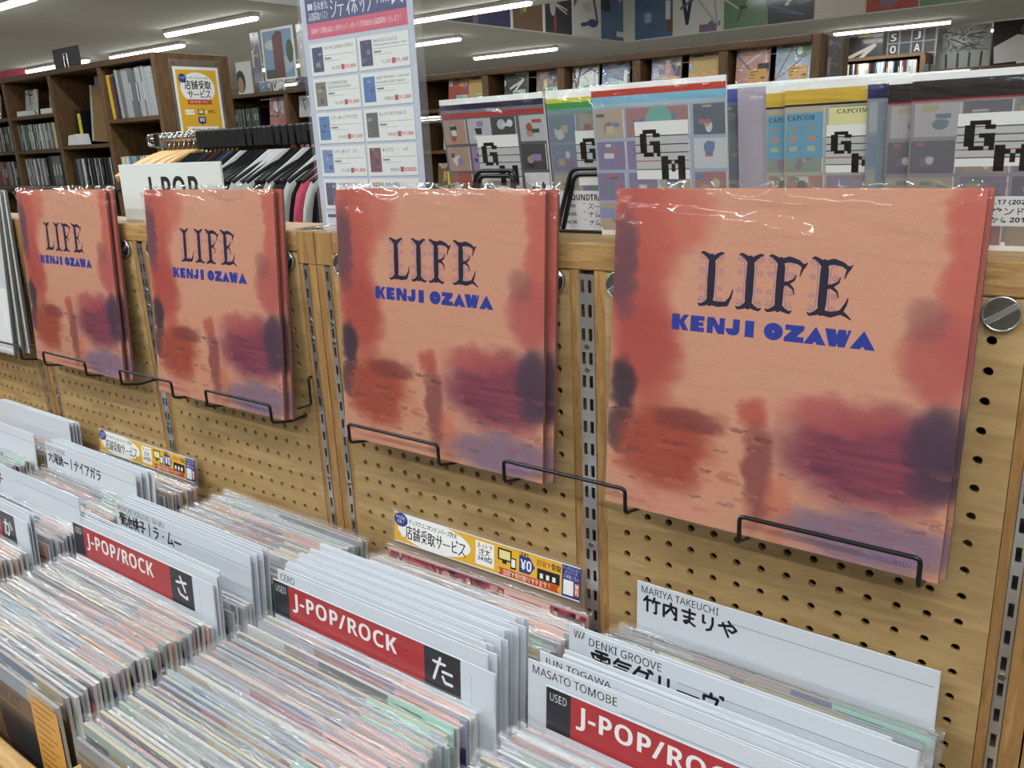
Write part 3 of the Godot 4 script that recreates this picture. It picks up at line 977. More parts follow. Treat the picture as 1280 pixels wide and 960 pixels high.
func genre_strip(sound, used = true, tail = true):
	# red genre header: small dark tag, white lettering, dark field with the syllable, clear tail
	var im = canvas(1100, 150, rgb(214, 218, 225))
	rect(im, 0, 0, 960, 150, rgb(176, 52, 56))
	for k in 26: rect(im, 90 + (k * 197) % 760, 8 + k * 5.4, 70 + (k * 53) % 160, 1, rgb(192, 74, 78))
	rect(im, 0, 0, 92, 150, rgb(46, 46, 52))
	text(im, "USED", 14, 16, 62, 28, rgb(222, 222, 224), "Droid Sans", 400)
	text(im, "J-POP/ROCK", 112, 22, 560, 84, rgb(238, 236, 236))
	rect(im, 800, 0, 160, 150, rgb(46, 46, 52))
	jp(im, sound, 832, 26, 90, 86, rgb(238, 238, 238), 0.13, 1.0)
	if tail:
		rect(im, 960, 0, 140, 150, rgb(214, 219, 228))
		rect(im, 1004, 40, 2, 110, rgb(170, 176, 186))
	return im

func banner_image():
	var im = canvas(1400, 200, rgb(232, 182, 58))
	rect(im, 0, 0, 1400, 7, rgb(240, 240, 240))
	rect(im, 0, 193, 1400, 7, rgb(240, 240, 240))
	disc(im, 330, 100, 300, 98, rgb(246, 246, 244), 40)
	rect(im, 60, 7, 280, 150, rgb(246, 246, 244))
	disc(im, 58, 46, 58, 46, rgb(44, 58, 140), 28)
	jp(im, "中古品も", 14, 18, 88, 24, rgb(245, 245, 245), 0.1)
	jp(im, "対象！", 24, 48, 66, 24, rgb(245, 245, 245), 0.1)
	jp(im, "ディスクユニオンメンバーズ限定", 124, 28, 400, 30, rgb(20, 20, 20), 0.12)
	jp(im, "店舗受取サービス", 96, 76, 500, 82, rgb(16, 16, 16), 0.12)
	rect(im, 668, 24, 140, 150, rgb(246, 246, 244))
	jp(im, "ネットで", 680, 34, 116, 30, rgb(190, 90, 40), 0.13)
	jp(im, "注文", 692, 70, 88, 38, rgb(20, 20, 20), 0.12)
	text(im, "24", 684, 118, 44, 24, rgb(20, 20, 20))
	jp(im, "時間", 734, 116, 58, 28, rgb(20, 20, 20), 0.12)
	rect(im, 836, 26, 100, 74, rgb(22, 22, 22))
	rect(im, 846, 36, 80, 54, rgb(236, 226, 150))
	rect(im, 870, 100, 30, 18, rgb(22, 22, 22))
	rect(im, 928, 66, 40, 70, rgb(22, 22, 22))
	rect(im, 934, 74, 28, 50, rgb(246, 246, 244))
	poly(im, [Vector2(990, 34), Vector2(1064, 34), Vector2(1100, 84), Vector2(1064, 136), Vector2(990, 136)], rgb(40, 56, 140))
	jp(im, "送料", 986, 12, 70, 28, rgb(20, 20, 20), 0.12)
	text(im, "¥0", 998, 54, 78, 64, rgb(246, 246, 246))
	jp(im, "店頭で", 1110, 26, 96, 36, rgb(190, 80, 40), 0.13)
	jp(im, "受取", 1206, 26, 70, 36, rgb(20, 20, 20), 0.13)
	rect(im, 1116, 78, 152, 66, rgb(20, 20, 20))
	for k in 3: rect(im, 1134 + k * 42, 104, 22, 30, rgb(240, 240, 236))
	poly(im, [Vector2(838, 146), Vector2(1268, 146), Vector2(1250, 168), Vector2(1268, 190), Vector2(838, 190), Vector2(856, 168)], rgb(198, 80, 40))
	jp(im, "当店で受け取りできます！", 872, 152, 340, 32, rgb(246, 240, 230), 0.12)
	rect(im, 1282, 7, 118, 186, rgb(44, 54, 132))
	jp(im, "ディスクユニオン", 1286, 14, 110, 18, rgb(240, 240, 240), 0.12)
	jp(im, "メンバーズ", 1300, 36, 82, 18, rgb(240, 240, 240), 0.12)
	jp(im, "入会はこちら", 1290, 60, 104, 22, rgb(230, 226, 240), 0.12)
	rect(im, 1292, 92, 66, 88, rgb(240, 240, 240))
	rect(im, 1366, 100, 28, 74, rgb(206, 120, 60))
	jp(im, "無", 1368, 104, 24, 30, rgb(250, 250, 250), 0.1)
	jp(im, "料", 1368, 138, 24, 30, rgb(250, 250, 250), 0.1)
	return im

func banner(x, top, z, w, label, m):
	var t = thing("service_banner", label, "banner", "yellow service banners", Vector3(x + w / 2, top - 0.2, z + 0.02), Vector3(-0.1, 0, 0))
	part(t, "clear_holder", cham(Vector3(w + 0.012, 0.2, 0.002), 0.0006), mats.acrylic, Vector3(0, 0.1, 0))
	part(t, "banner_print", quad_print(w, 0.042), m, Vector3(0, 0.2 - 0.024, 0.0016))

func build_bin_contents():
	prepare_records()
	var bm = print_mat(banner_image(), 0.35, 0.3)
	# ---- column under the album beside the round lock
	var xd = 0.0885
	divider(-0.056, 1.036, 0.012, 0.03, 0.299, "wide white divider lettered with an artist name standing against the pegboard", artist_strip("MARIYA TAKEUCHI", "竹内まりや", 0.295, 0.36))
	for k in 2: record(xd + 0.002, 0.024 + 0.006 * k, 0.06, "before the artist divider against the pegboard", ["mint", "mint"][k], [9, 1][k], 0.004)
	var first = record(xd - 0.006, 0.036, 0.06, "before the artist divider against the pegboard", "", 9, 0.0)
	var im = canvas(256, 48, rgb(232, 226, 204))
	text(im, "BEGINNING · MARIYA TAKEUCHI", 10, 14, 236, 16, rgb(70, 66, 60), "Droid Serif", 400)
	part(first, "obi_strip", quad_print(0.078, 0.016), print_mat(im), Vector3(-0.06, 0.303, 0.0026))
	fill(xd, 0.043, 0.122, "before the artist divider against the pegboard", ["mint", "", "mint"])
	divider(-0.07, 1.038, 0.125, lean_at(0.125), 0.3, "white divider with only its first two letters showing behind the techno band card", artist_strip("WA", "", 0.05))
	divider(-0.05, 1.037, 0.1285, lean_at(0.1285), 0.3, "white divider lettered with a techno band name in Latin and Japanese", artist_strip("DENKI GROOVE", "電気グルーヴ", 0.26, 0.46))
	for k in 4: divider(-0.052 + 0.0012 * (k % 3), 1.031 + 0.0015 * (k % 3), 0.162 + 0.0035 * k, lean_at(0.162 + 0.0035 * k), 0.298, "plain white divider packed behind the red header tagged USED", null, "white dividers behind the USED header", 0.06)
	divider(-0.054, 1.033, 0.158, lean_at(0.158), 0.3, "white divider with half-hidden lettering above the packed plain ones", artist_strip("TERESA TENG", "", 0.25))
	divider(-0.068, 1.038, 0.1785, lean_at(0.1785), 0.3, "white divider lettered with a singer name, behind the red USED header", artist_strip("JUN TOGAWA", "", 0.24))
	divider(-0.060, 1.034, 0.1875, lean_at(0.1875), 0.3, "unlettered white divider between two singer cards behind the USED header", artist_strip("", ""))
	divider(-0.072, 1.036, 0.1925, lean_at(0.1925), 0.3, "white divider just behind the red header with a USED tag, lettering half covered", artist_strip("MASATO TOMOBE", "", 0.3))
	divider(-0.048, 1.021, 0.2, lean_at(0.2), 0.32, "red genre header card before the techno band dividers", genre_strip("な"), "red genre header cards", 0.043)
	fill(xd, 0.21, 0.452, "before the header tagged USED", ["cream", "pink", "", "", "orange"])
	# ---- next column, red header た
	var xc = -0.2675
	banner(-0.43, 1.028, 0.004, 0.297, "yellow and white service banner against the pegboard beside the double slotted upright", bm)
	var obi = record(xc + 0.002, 0.03, 0.04, "at the pegboard behind the ta dividers", "", 2, 0.006)
	im = canvas(700, 60, rgb(150, 40, 60))
	var g = RandomNumberGenerator.new()
	g.seed = 8
	for k in 170: disc(im, g.randf_range(0, 700), g.randf_range(0, 60), g.randf_range(4, 15), g.randf_range(6, 16), [rgb(120, 30, 52), rgb(206, 150, 140), rgb(60, 26, 34), rgb(176, 70, 84)][k % 4], 8)
	rect(im, 440, 0, 150, 60, rgb(232, 190, 178))
	for k in 3: rect(im, 452, 12 + k * 14, 110 - 26 * k, 3, rgb(120, 60, 66))
	part(obi, "obi_strip", quad_print(0.311, 0.027), print_mat(im, 0.4), Vector3(0, 0.297, 0.0026))
	fill(xc, 0.038, 0.132, "at the pegboard behind the ta dividers", ["pink", "yellow", "", "mint"])
	for k in 16:
		if k in [1, 7]: continue
		var lab = "plain white divider in the thick pack behind the red ta header"
		divider(-0.424 + 0.0035 * (k % 4), 1.034 + 0.0016 * (k % 3), 0.136 + 0.0044 * k, lean_at(0.136 + 0.0044 * k), 0.312 - 0.004 * ((k * 7) % 5), lab, null, "white dividers behind the ta header")
	divider(-0.424, 1.036, 0.14, lean_at(0.14), 0.31, "unlettered white divider at the back of the pack behind ta", artist_strip("", ""))
	divider(-0.426, 1.035, 0.166, lean_at(0.166), 0.31, "white divider with half-hidden thin Latin lettering in the pack behind ta", artist_strip("HIROSHI SATO", "", 0.24))
	divider(-0.42, 1.034, 0.207, lean_at(0.207), 0.312, "white divider lettered with a four-letter band directly behind the red ta header", artist_strip("CERO", "", 0.08))
	divider(-0.425, 1.022, 0.2125, lean_at(0.2125), 0.33, "red genre header card ending in the syllable ta", genre_strip("た"), "red genre header cards", 0.043)
	fill(xc, 0.222, 0.246, "close before the ta header", ["pink", "pink"])
	record(xc, 0.254, lean_at(0.254), "close before the ta header", "mint", 4, 0.006)
	fill(xc, 0.262, 0.452, "before the grey record of the ta row", ["mint", "pink", "pink", "", ""])
	# ---- column さ
	var xb = -0.628
	fill(xb, 0.02, 0.176, "at the pegboard behind the idol divider", ["", "", "pink", "yellow", "cream"])
	for k in 4: divider(-0.783 + 0.002 * k, 1.034, 0.181 + 0.0055 * k, lean_at(0.181 + 0.0055 * k), 0.312 - 0.006 * (k % 2), "plain white divider beside the one lettered with an idol and her band", null, "white dividers behind the sa header")
	divider(-0.787, 1.033, 0.2035, lean_at(0.2035), 0.312, "white divider lettered with an idol name, a bar and her band", artist_strip("MOMOKO KIKUCHI / RA MU", "菊池桃子｜ラ・ムー", 0.38, 0.5))
	fill(xb, 0.212, 0.246, "between the idol divider and sa header", ["yellow", "mint", ""])
	divider(-0.782, 1.035, 0.248, lean_at(0.248), 0.31, "white divider with a partly covered singer name right behind the red sa header", artist_strip("CHU KOSAKA", "小坂忠", 0.22, 0.2))
	for k in 2: divider(-0.778, 1.031, 0.252 + 0.004 * k, lean_at(0.252 + 0.004 * k), 0.31, "plain white divider squeezed against the red sa header", null, "white dividers behind the sa header")
	divider(-0.796, 1.022, 0.2605, lean_at(0.2605), 0.325, "red genre header card ending in the syllable sa", genre_strip("さ"), "red genre header cards", 0.046)
	fill(xb, 0.27, 0.44, "before the sa header", ["mint", "", "pink", "", "pink", ""])
	var front = record(xb, 0.446, 0.022, "foremost in the sa row, orange label", "", 11, -0.002)
	im = canvas(200, 360, rgb(226, 168, 84))
	for k in 12: rect(im, 18, 20 + k * 24, 150 - (k * 37) % 70, 5, rgb(150, 100, 50))
	rect(im, 10, 250, 180, 80, rgb(232, 190, 120))
	part(front, "price_card", quad_print(0.06, 0.125), print_mat(im), Vector3(0.126, 0.243, 0.0028))
	im = canvas(300, 80, rgb(120, 96, 80))
	text(im, "HEAT", 14, 18, 150, 44, rgb(36, 30, 44), "Droid Serif", 400)
	part(front, "title_print", quad_print(0.1, 0.026), print_mat(im), Vector3(0.062, 0.28, 0.0027))
	record(xc - 0.001, 0.452, 0.02, "foremost in the ta row, dark cover", "", 9, -0.012)
	# ---- column か
	var xa = -1.01
	banner(-1.2, 1.013, 0.012, 0.31, "yellow and white service banner standing above the ka row", bm)
	fill(xa, 0.036, 0.1, "behind the songwriter divider", ["pink", "mint", ""])
	for k in 3: divider(-1.168, 1.026, 0.103 + 0.006 * k, lean_at(0.103 + 0.006 * k), 0.312 - 0.008 * k, "plain white divider behind the folk-rock divider with a bar between two names", null, "white dividers of the ka row")
	divider(-1.172, 1.024, 0.124, lean_at(0.124), 0.3, "white divider lettered with a songwriter, a bar and his label", artist_strip("EIICHI OHTAKI", "大滝詠一｜ナイアガラ", 0.22, 0.62))
	fill(xa, 0.134, 0.218, "before the songwriter divider", ["mint", "pink", "mint", ""])
	divider(-1.168, 1.027, 0.221, lean_at(0.221), 0.312, "white divider lettered with a singer-songwriter at the end of the ka row", artist_strip("", "妙子", 0.24, 0.16))
	fill(xa, 0.23, 0.284, "close behind the ka header", ["mint", "pink", ""])
	for k in 2: divider(-1.166, 1.028, 0.287 + 0.004 * k, lean_at(0.287 + 0.004 * k), 0.312, "plain white divider right behind the red ka header", null, "white dividers of the ka row")
	divider(-1.18, 1.018, 0.2955, lean_at(0.2955), 0.325, "red genre header card ending in the syllable ka", genre_strip("か"), "red genre header cards", 0.046)
	fill(xa, 0.305, 0.452, "before the ka header", ["mint", "mint", "pink", ""])
	# ---- last column in view
	var xe = -1.385
	for k in 4: divider(-1.55, 1.02 + 0.002 * k, 0.03 + 0.006 * k, 0.06, 0.312, "plain white divider at the end of the farthest row by the pegboard", null, "white dividers of the farthest row")
	fill(xe, 0.06, 0.115, "in the farthest row behind its lettered divider", ["yellow", "pink", ""])
	divider(-1.53, 1.028, 0.12, lean_at(0.12), 0.312, "white divider lettered with a rock singer in the farthest row", artist_strip("", "忌野清志郎", 0.3, 0.36))
	fill(xe, 0.13, 0.36, "in the farthest row before its lettered divider", ["pink", "mint", ""])

# ---------------------------------------------------------------- things on the rail
func gm_panel(im, x, y, w, h):
	# white box ruled like a stave with a stepped pixel G and M
	rect(im, x, y, w, h, rgb(232, 232, 228))
	rect(im, x, y + h * 0.24, w, h * 0.58, rgb(190, 190, 190))
	for k in [0.24, 0.39, 0.53, 0.82]: rect(im, x, y + h * k, w, 3, rgb(40, 40, 44))
	rect(im, x, y + h * 0.67, w, 3, rgb(170, 70, 76))
	var u = w / 20.0
	var g = [".XXXX.", "XX..XX", "XX....", "XX.XXX", "XX..XX", "XX..XX", ".XXX.X"]
	for j in 7:
		for i in 6:
			if g[j][i] == "X": rect(im, x + w * 0.09 + i * u * 1.25, y + h * 0.14 + j * u * 1.28, ceil(u * 1.3), ceil(u * 1.32), rgb(14, 14, 14))
	var m = ["XX...XX", "XXX.XXX", "XX.X.XX", "XX.X.XX", "XX...XX", "XX...XX"]
	for j in 6:
		for i in 7:
			if m[j][i] == "X": rect(im, x + w * 0.48 + i * u * 1.25, y + h * 0.60 + j * u * 1.3, ceil(u * 1.3), ceil(u * 1.34), rgb(14, 14, 14))

func collage(im, seed_n, top, mute, ground, tones = []):
	# small made-up sleeve pictures in rows
	var g = RandomNumberGenerator.new()
	g.seed = seed_n
	rect(im, 0, top, 512, 512 - top, ground)
	var pal = [rgb(170, 90, 80), rgb(90, 110, 150), rgb(200, 180, 130), rgb(90, 130, 110), rgb(120, 90, 130), rgb(60, 62, 70), rgb(220, 216, 206), rgb(190, 150, 110)]
	if not tones.is_empty(): pal = tones
	for j in 4:
		for i in 4:
			var x = 6 + i * 128 + g.randf_range(-4, 4)
			var y = top + 6 + j * 112
			var w = 114
			var h = 100
			rect(im, x, y, w, h, pal[g.randi_range(0, 7)].lerp(ground, mute))
			for k in 4:
				var c = pal[g.randi_range(0, 7)].lerp(ground, mute * 0.8)
				if k % 2 == 0: disc(im, x + g.randf_range(25, 90), y + g.randf_range(25, 75), g.randf_range(8, 22), g.randf_range(8, 22), c, 12)
				else: rect(im, x + g.randf_range(2, 60), y + g.randf_range(2, 60), g.randf_range(14, 50), g.randf_range(6, 30), c)
			rect(im, x + w, y, 4, h, pal[6].lerp(ground, mute * 0.5))

func booklet_image(kind):
	var im = canvas(512, 540, rgb(244, 244, 242))
	match kind:
		0:
			rect(im, 0, 22, 512, 22, rgb(36, 36, 62))
			rect(im, 0, 44, 512, 14, rgb(120, 116, 130))
			rect(im, 0, 58, 512, 18, rgb(170, 56, 52))
			collage(im, 3, 76, 0.1, rgb(96, 92, 96), [rgb(164, 84, 62), rgb(222, 222, 222), rgb(186, 188, 194), rgb(176, 146, 126), rgb(70, 70, 74), rgb(150, 130, 168), rgb(212, 212, 214), rgb(46, 46, 50)])
			gm_panel(im, 172, 152, 206, 205)
		1:
			rect(im, 0, 30, 512, 16, rgb(206, 200, 70))
			rect(im, 0, 46, 512, 22, rgb(66, 150, 80))
			rect(im, 0, 68, 512, 16, rgb(110, 160, 150))
			collage(im, 5, 84, 0.62, rgb(132, 138, 144))
			gm_panel(im, 116, 152, 200, 205)
			rect(im, 20, 378, 470, 150, rgb(224, 224, 226))
			text(im, "SOUNDTRACK REVIEW", 60, 392, 300, 24, rgb(20, 20, 22))
			var row = ["スーパーファミコン", "ナムコのゲーム", "ナムコのゲーム"]
			for k in 3:
				text(im, "vol.0" + ["4", "5", "6"][k], 40, 430 + k * 32, 52, 14, rgb(30, 30, 32))
				jp(im, "「" + row[k], 120, 428 + k * 32, 26 * (row[k].length() + 1), 20, rgb(30, 30, 32), 0.12)
		2:
			rect(im, 0, 18, 512, 22, rgb(190, 66, 52))
			rect(im, 0, 40, 512, 26, rgb(128, 184, 210))
			rect(im, 0, 66, 512, 12, rgb(170, 186, 196))
			collage(im, 9, 78, 0.42, rgb(158, 172, 190))
			disc(im, 264, 128, 50, 50, rgb(120, 170, 160), 28)
			gm_panel(im, 168, 132, 206, 200)
			rect(im, 0, 440, 512, 36, rgb(140, 150, 190))
			rect(im, 150, 448, 200, 16, rgb(214, 150, 150))
		3:
			rect(im, 0, 14, 512, 46, rgb(40, 62, 150))
			collage(im, 12, 60, 0.7, rgb(110, 112, 122))
		4:
			im.fill(rgb(184, 176, 190))
			rect(im, 0, 0, 512, 10, rgb(240, 240, 240))
			disc(im, 330, 400, 90, 50, rgb(202, 198, 202), 24)
		5:
			rect(im, 0, 26, 512, 46, rgb(214, 178, 68))
			rect(im, 0, 72, 512, 7, rgb(26, 24, 24))
			collage(im, 15, 79, 0.6, rgb(170, 168, 160))
			rect(im, 4, 100, 116, 150, rgb(108, 160, 184))
			text(im, "CAPCOM", 10, 108, 84, 16, rgb(52, 70, 90), "Droid Serif", 700)
			for k in 6: rect(im, 16 + (k % 2) * 56, 142 + (k / 2) * 34, 24, 16, [rgb(150, 150, 140), rgb(196, 140, 120), rgb(180, 176, 140)][k / 2])
			rect(im, 136, 88, 150, 60, rgb(222, 218, 160))
			text(im, "CAPCOM", 160, 94, 90, 14, rgb(90, 86, 60), "Droid Serif", 700)
			gm_panel(im, 130, 144, 160, 156)
		6:
			rect(im, 0, 14, 512, 44, rgb(34, 38, 88))
			collage(im, 18, 58, 0.75, rgb(136, 146, 154))
			rect(im, 30, 70, 482, 440, rgb(124, 138, 148))
			text(im, "Esp", 190, 90, 90, 36, rgb(212, 214, 216), "Droid Serif", 400)
		7:
			rect(im, 0, 20, 512, 56, rgb(38, 36, 38))
			rect(im, 0, 76, 512, 5, rgb(170, 50, 52))
			collage(im, 21, 81, 0.62, rgb(138, 136, 142))
			gm_panel(im, 120, 122, 196, 158)
			text(im, "RAVE BEAT", 214, 330, 90, 14, rgb(110, 108, 110), "Droid Sans", 400)
			rect(im, 180, 370, 332, 92, rgb(224, 224, 224))
			text(im, "vol.17 (2023 Summer)", 196, 380, 210, 18, rgb(20, 20, 22))
			jp(im, "サウンドトラック", 196, 406, 210, 20, rgb(24, 24, 26), 0.13)
			jp(im, "ムから", 196, 434, 66, 17, rgb(24, 24, 26), 0.13)
			text(im, "2010", 266, 435, 50, 15, rgb(24, 24, 26))
	return im

func build_rail_top_things():
	var y = RAIL_TOP
	# booklets that stand on the rail, from the price list towards the round lock
	var pics = []
	for k in 8: pics.append(print_mat(booklet_image(k), 0.35, 0.7))
	var rows = [
		[0, -0.380, -0.085, 0.152, 0.154, "game music booklet with navy and red top bands"],
		[1, -0.221, -0.080, 0.152, 0.154, "game music booklet with yellow and green top bands and a printed list"],
		[2, -0.150, -0.060, 0.146, 0.154, "game music booklet with red and light blue top bands and a globe picture"],
		[3, -0.020, -0.084, 0.150, 0.146, "booklet with a bright blue top band, mostly hidden"],
		[4, 0.000, -0.078, 0.150, 0.145, "plain lavender booklet between the blue and the yellow banded ones"],
		[5, 0.030, -0.071, 0.148, 0.142, "yellow banded game music booklet, the copy half covered by its twin"],
		[5, 0.050, -0.064, 0.148, 0.143, "yellow banded game music booklet, the copy in front of its twin"],
		[6, 0.123, -0.058, 0.148, 0.140, "grey blue booklet with a dark navy top band"],
		[7, 0.141, -0.052, 0.150, 0.140, "black banded game music booklet, last copy of the three in their pack"],
		[7, 0.1605, -0.046, 0.150, 0.141, "black banded game music booklet, front copy with the large pixel letters"],
	]
	for r in rows:
		var t = thing("booklet", r[5], "booklet", "booklets standing on the rail", Vector3(r[1] + 0.008 + r[3] / 2, y + 0.0005, r[2] - 0.008), Vector3(0.12, 0, 0))
		part(t, "cover", jacket(r[3], r[4], 0.003), [pics[r[0]], mats.paper])
		part(t, "clear_bag", film_sheet(r[3] + 0.004, r[4] + 0.001, 50 + r[0]), mats.film, Vector3(0, 0, 0.0018))
	# wire stands in front of the first two booklets
	for q in [[-0.334, "black wire stand in front of the navy and red banded booklet", -0.064], [-0.205, "black wire stand in front of the printed list of the green banded booklet", -0.0725]]:
		var t = thing("wire_stand", q[1], "stand", "black wire booklet stands", Vector3(q[0], y, q[2]))
		for k in 2:
			var e = 0.004 * k
			var b = 0.006 * k
			var p = [Vector3(e, 0.002, -b), Vector3(0.017 + e, 0.07 - b, -0.007), Vector3(0.075 - e, 0.07 - b, -0.007), Vector3(0.068 - e, 0.002, -b)]
			part(t, "wire_loop", tube(rounded(p, 0.009, 6), 0.0026), mats.black_wire)
		part(t, "foot_wire", tube([Vector3(0, 0.0025, 0.0), Vector3(0.068, 0.0025, 0.0)], 0.002), mats.black_wire)
	# price list in an acrylic stand
	var pl = thing("price_list_stand", "buying price list of books in a clear acrylic stand on the rail", "sign", "", Vector3(-0.475, y, -0.05))
	part(pl, "acrylic_sheet", cham(Vector3(0.214, 0.303, 0.0024), 0.0006), mats.acrylic, Vector3(0.0, 0.1525, 0.0016))
	part(pl, "list_card", jacket(0.196, 0.297, 0.001), [print_mat(price_image(), 0.5), mats.paper], Vector3(-0.006, 0.003, -0.0008))
	part(pl, "acrylic_foot", cham(Vector3(0.214, 0.0022, 0.075), 0.0006), mats.acrylic, Vector3(0, 0.0013, 0.012))
	# white sign
	var im = canvas(640, 200, rgb(218, 220, 216))
	text(im, "J-POP", 170, 44, 330, 118, rgb(18, 18, 18))
	var js = thing("letter_sign", "white sign with black J-POP lettering standing on the rail", "sign", "", Vector3(-0.945, y, -0.05), Vector3(-0.02, 0, 0))
	part(js, "board", cham(Vector3(0.292, 0.092, 0.003), 0.0008), mats.paper, Vector3(0, 0.046, -0.0016))
	part(js, "sign_print", quad_print(0.291, 0.091), print_mat(im, 0.5), Vector3(0, 0.046, 0.0003))
	part(js, "foot", cham(Vector3(0.1, 0.003, 0.05), 0.0008), mats.acrylic, Vector3(0, 0.0018, 0.0))

func price_image():
	var im = canvas(960, 1455, rgb(196, 202, 218))
	rect(im, 46, 30, 870, 176, rgb(42, 48, 118))
	rect(im, 46, 206, 870, 92, rgb(212, 78, 112))
	rect(im, 70, 92, 44, 36, rgb(238, 238, 240))
	rect(im, 91, 92, 3, 36, rgb(42, 48, 118))
	jp(im, "音楽書籍", 124, 86, 130, 46, rgb(240, 240, 242), 0.11)
	jp(im, "高価買取リスト", 68, 146, 190, 44, rgb(240, 240, 242), 0.11)
	jp(im, "シティポップ", 276, 84, 370, 104, rgb(245, 245, 246), 0.12)
	jp(im, "特集", 668, 96, 112, 60, rgb(240, 240, 242), 0.11)
	poly(im, [Vector2(800, 30), Vector2(890, 30), Vector2(890, 180), Vector2(845, 150), Vector2(800, 180)], rgb(236, 236, 238))
	jp(im, "国内外で評価が高まる日本のシティポップの関連書籍を高価買取いたします！".replace("が", "の").replace("る", "り"), 84, 236, 790, 32, rgb(246, 226, 232), 0.11)
	var g = RandomNumberGenerator.new()
	g.seed = 4
	var titles = [["ON THE SUNNY STREET", ""], ["WA B.O.O.G.I.E", "1980s Japanese Boogie, Funk"], ["CONVERSATIONS", "SOUTHWARD BOUND"], ["Light Mellow / Special", "Hiroshi 200 Items"], ["", ""], ["ILLUSTRATIONS II", ""], ["", ""], ["", ""], ["JAPANESE CITY POP", ""], ["", ""]]
	var jt = ["", "", "", "", "シティポップデイスク", "", "シティポップベスト", "ポップミュージック", "クロニクルシリーズ", "日本の時間"]
	var sell = ["¥3,000", "¥1,440", "¥3,000", "¥1,080", "¥1,920", "¥1,080", "¥1,800", "¥960", "¥1,560", "¥840"]
	var pal = [rgb(40, 44, 96), rgb(60, 40, 90), rgb(120, 110, 90), rgb(60, 110, 180), rgb(70, 120, 180), rgb(90, 86, 84), rgb(110, 140, 190), rgb(120, 50, 60), rgb(40, 44, 110), rgb(190, 180, 140)]
	for k in 10:
		var x = 50 + (k % 2) * 440
		var y = 326 + (k / 2) * 208
		rect(im, x + 5, y + 6, 422, 190, rgb(150, 156, 172))
		rect(im, x, y, 422, 190, rgb(234, 235, 232))
		rect(im, x + 18, y + 22, 100, 146, pal[k])
		for q in 6: rect(im, x + 20 + g.randf_range(0, 60), y + 26 + g.randf_range(0, 110), g.randf_range(12, 40), g.randf_range(8, 30), pal[g.randi_range(0, 9)].lerp(pal[k], 0.3))
		if titles[k][0] != "": text(im, titles[k][0], x + 132, y + 24, min(270, titles[k][0].length() * 14), 18, rgb(60, 62, 66), "Droid Sans", 400)
		if titles[k][1] != "": text(im, titles[k][1], x + 132, y + 50, min(270, titles[k][1].length() * 14), 16, rgb(60, 62, 66), "Droid Sans", 400)
		if jt[k] != "": jp(im, jt[k], x + 132, y + 24, jt[k].length() * 25, 22, rgb(60, 62, 66), 0.11)
		rect(im, x + 130, y + 76, 276, 2, rgb(110, 112, 116))
		rect(im, x + 132, y + 90, 60, 10, rgb(110, 112, 116))
		rect(im, x + 132, y + 108, 150, 3, rgb(170, 172, 176))
		text(im, "¥" + ["2,500", "1,200", "2,500", "900", "1,600", "900", "1,500", "800", "1,300", "700"][k], x + 190, y + 144, 76, 20, rgb(70, 70, 74), "Droid Sans", 400)
		rect(im, x + 276, y + 138, 30, 30, rgb(190, 50, 54))
		text(im, sell[k], x + 310, y + 142, 98, 24, rgb(196, 60, 62))
	rect(im, 40, 1372, 880, 83, rgb(232, 234, 240))
	rect(im, 60, 1384, 90, 22, rgb(42, 48, 118))
	for k in 3: rect(im, 60, 1414 + k * 12, 240 - 40 * k, 4, rgb(150, 152, 160))
	return im

# ---------------------------------------------------------------- clothes rack behind the display
func shirt_mesh(seed_n, long):
	var n = FastNoiseLite.new()
	n.seed = seed_n
	n.frequency = 1.0
	var prof = [[0.0, 0.055], [0.02, 0.085], [0.05, 0.14], [0.085, 0.195], [0.13, 0.225], [0.2, 0.24], [0.29, 0.255], [0.31, 0.225], [0.45, 0.215], [0.72, 0.225]]
	if long: prof = [[0.0, 0.055], [0.02, 0.085], [0.05, 0.14], [0.085, 0.2], [0.14, 0.23], [0.25, 0.25], [0.4, 0.26], [0.56, 0.265], [0.58, 0.22], [0.72, 0.22]]
	return sheet(28, 18, func(u, v):
		var d = (1.0 - v) * 0.72
		var w = prof[-1][1]
		for i in prof.size() - 1:
			if d >= prof[i][0] and d <= prof[i + 1][0]: w = lerp(prof[i][1], prof[i + 1][1], (d - prof[i][0]) / (prof[i + 1][0] - prof[i][0]))
		var a = TAU * u
		var fold = n.get_noise_2d(cos(a) * 2.2, sin(a) * 2.2 + d * 1.2) * 0.35 * smoothstep(0.05, 0.4, d)
		var th = (0.006 + 0.0065 * smoothstep(0.0, 0.3, d)) * (1.0 + fold)
		return Vector3(th * sin(a), -d, w * cos(a) * (1.0 + 0.02 * fold)))

func hanger(t, m, hook_m, drop, r = 0.0065):
	part(t, "hook", tube(rounded([Vector3(0, 0.0, 0.016), Vector3(0, 0.026, 0.014), Vector3(0, 0.034, 0.0), Vector3(0, 0.02, -0.018), Vector3(0, -0.01, -0.012), Vector3(0, -0.03, 0.0), Vector3(0, -drop, 0.0)], 0.012, 4), 0.0026, 6), hook_m, Vector3(0, -0.014, 0))
	var st = start()
	var arc = []
	for i in 17:
		var q = i / 8.0 - 1.0
		arc.append(Vector3(0, -drop - 0.004 - 0.075 * pow(abs(q), 1.4), q * 0.195))
	part(t, "shoulder_bar", tube(arc, r, 10), m)

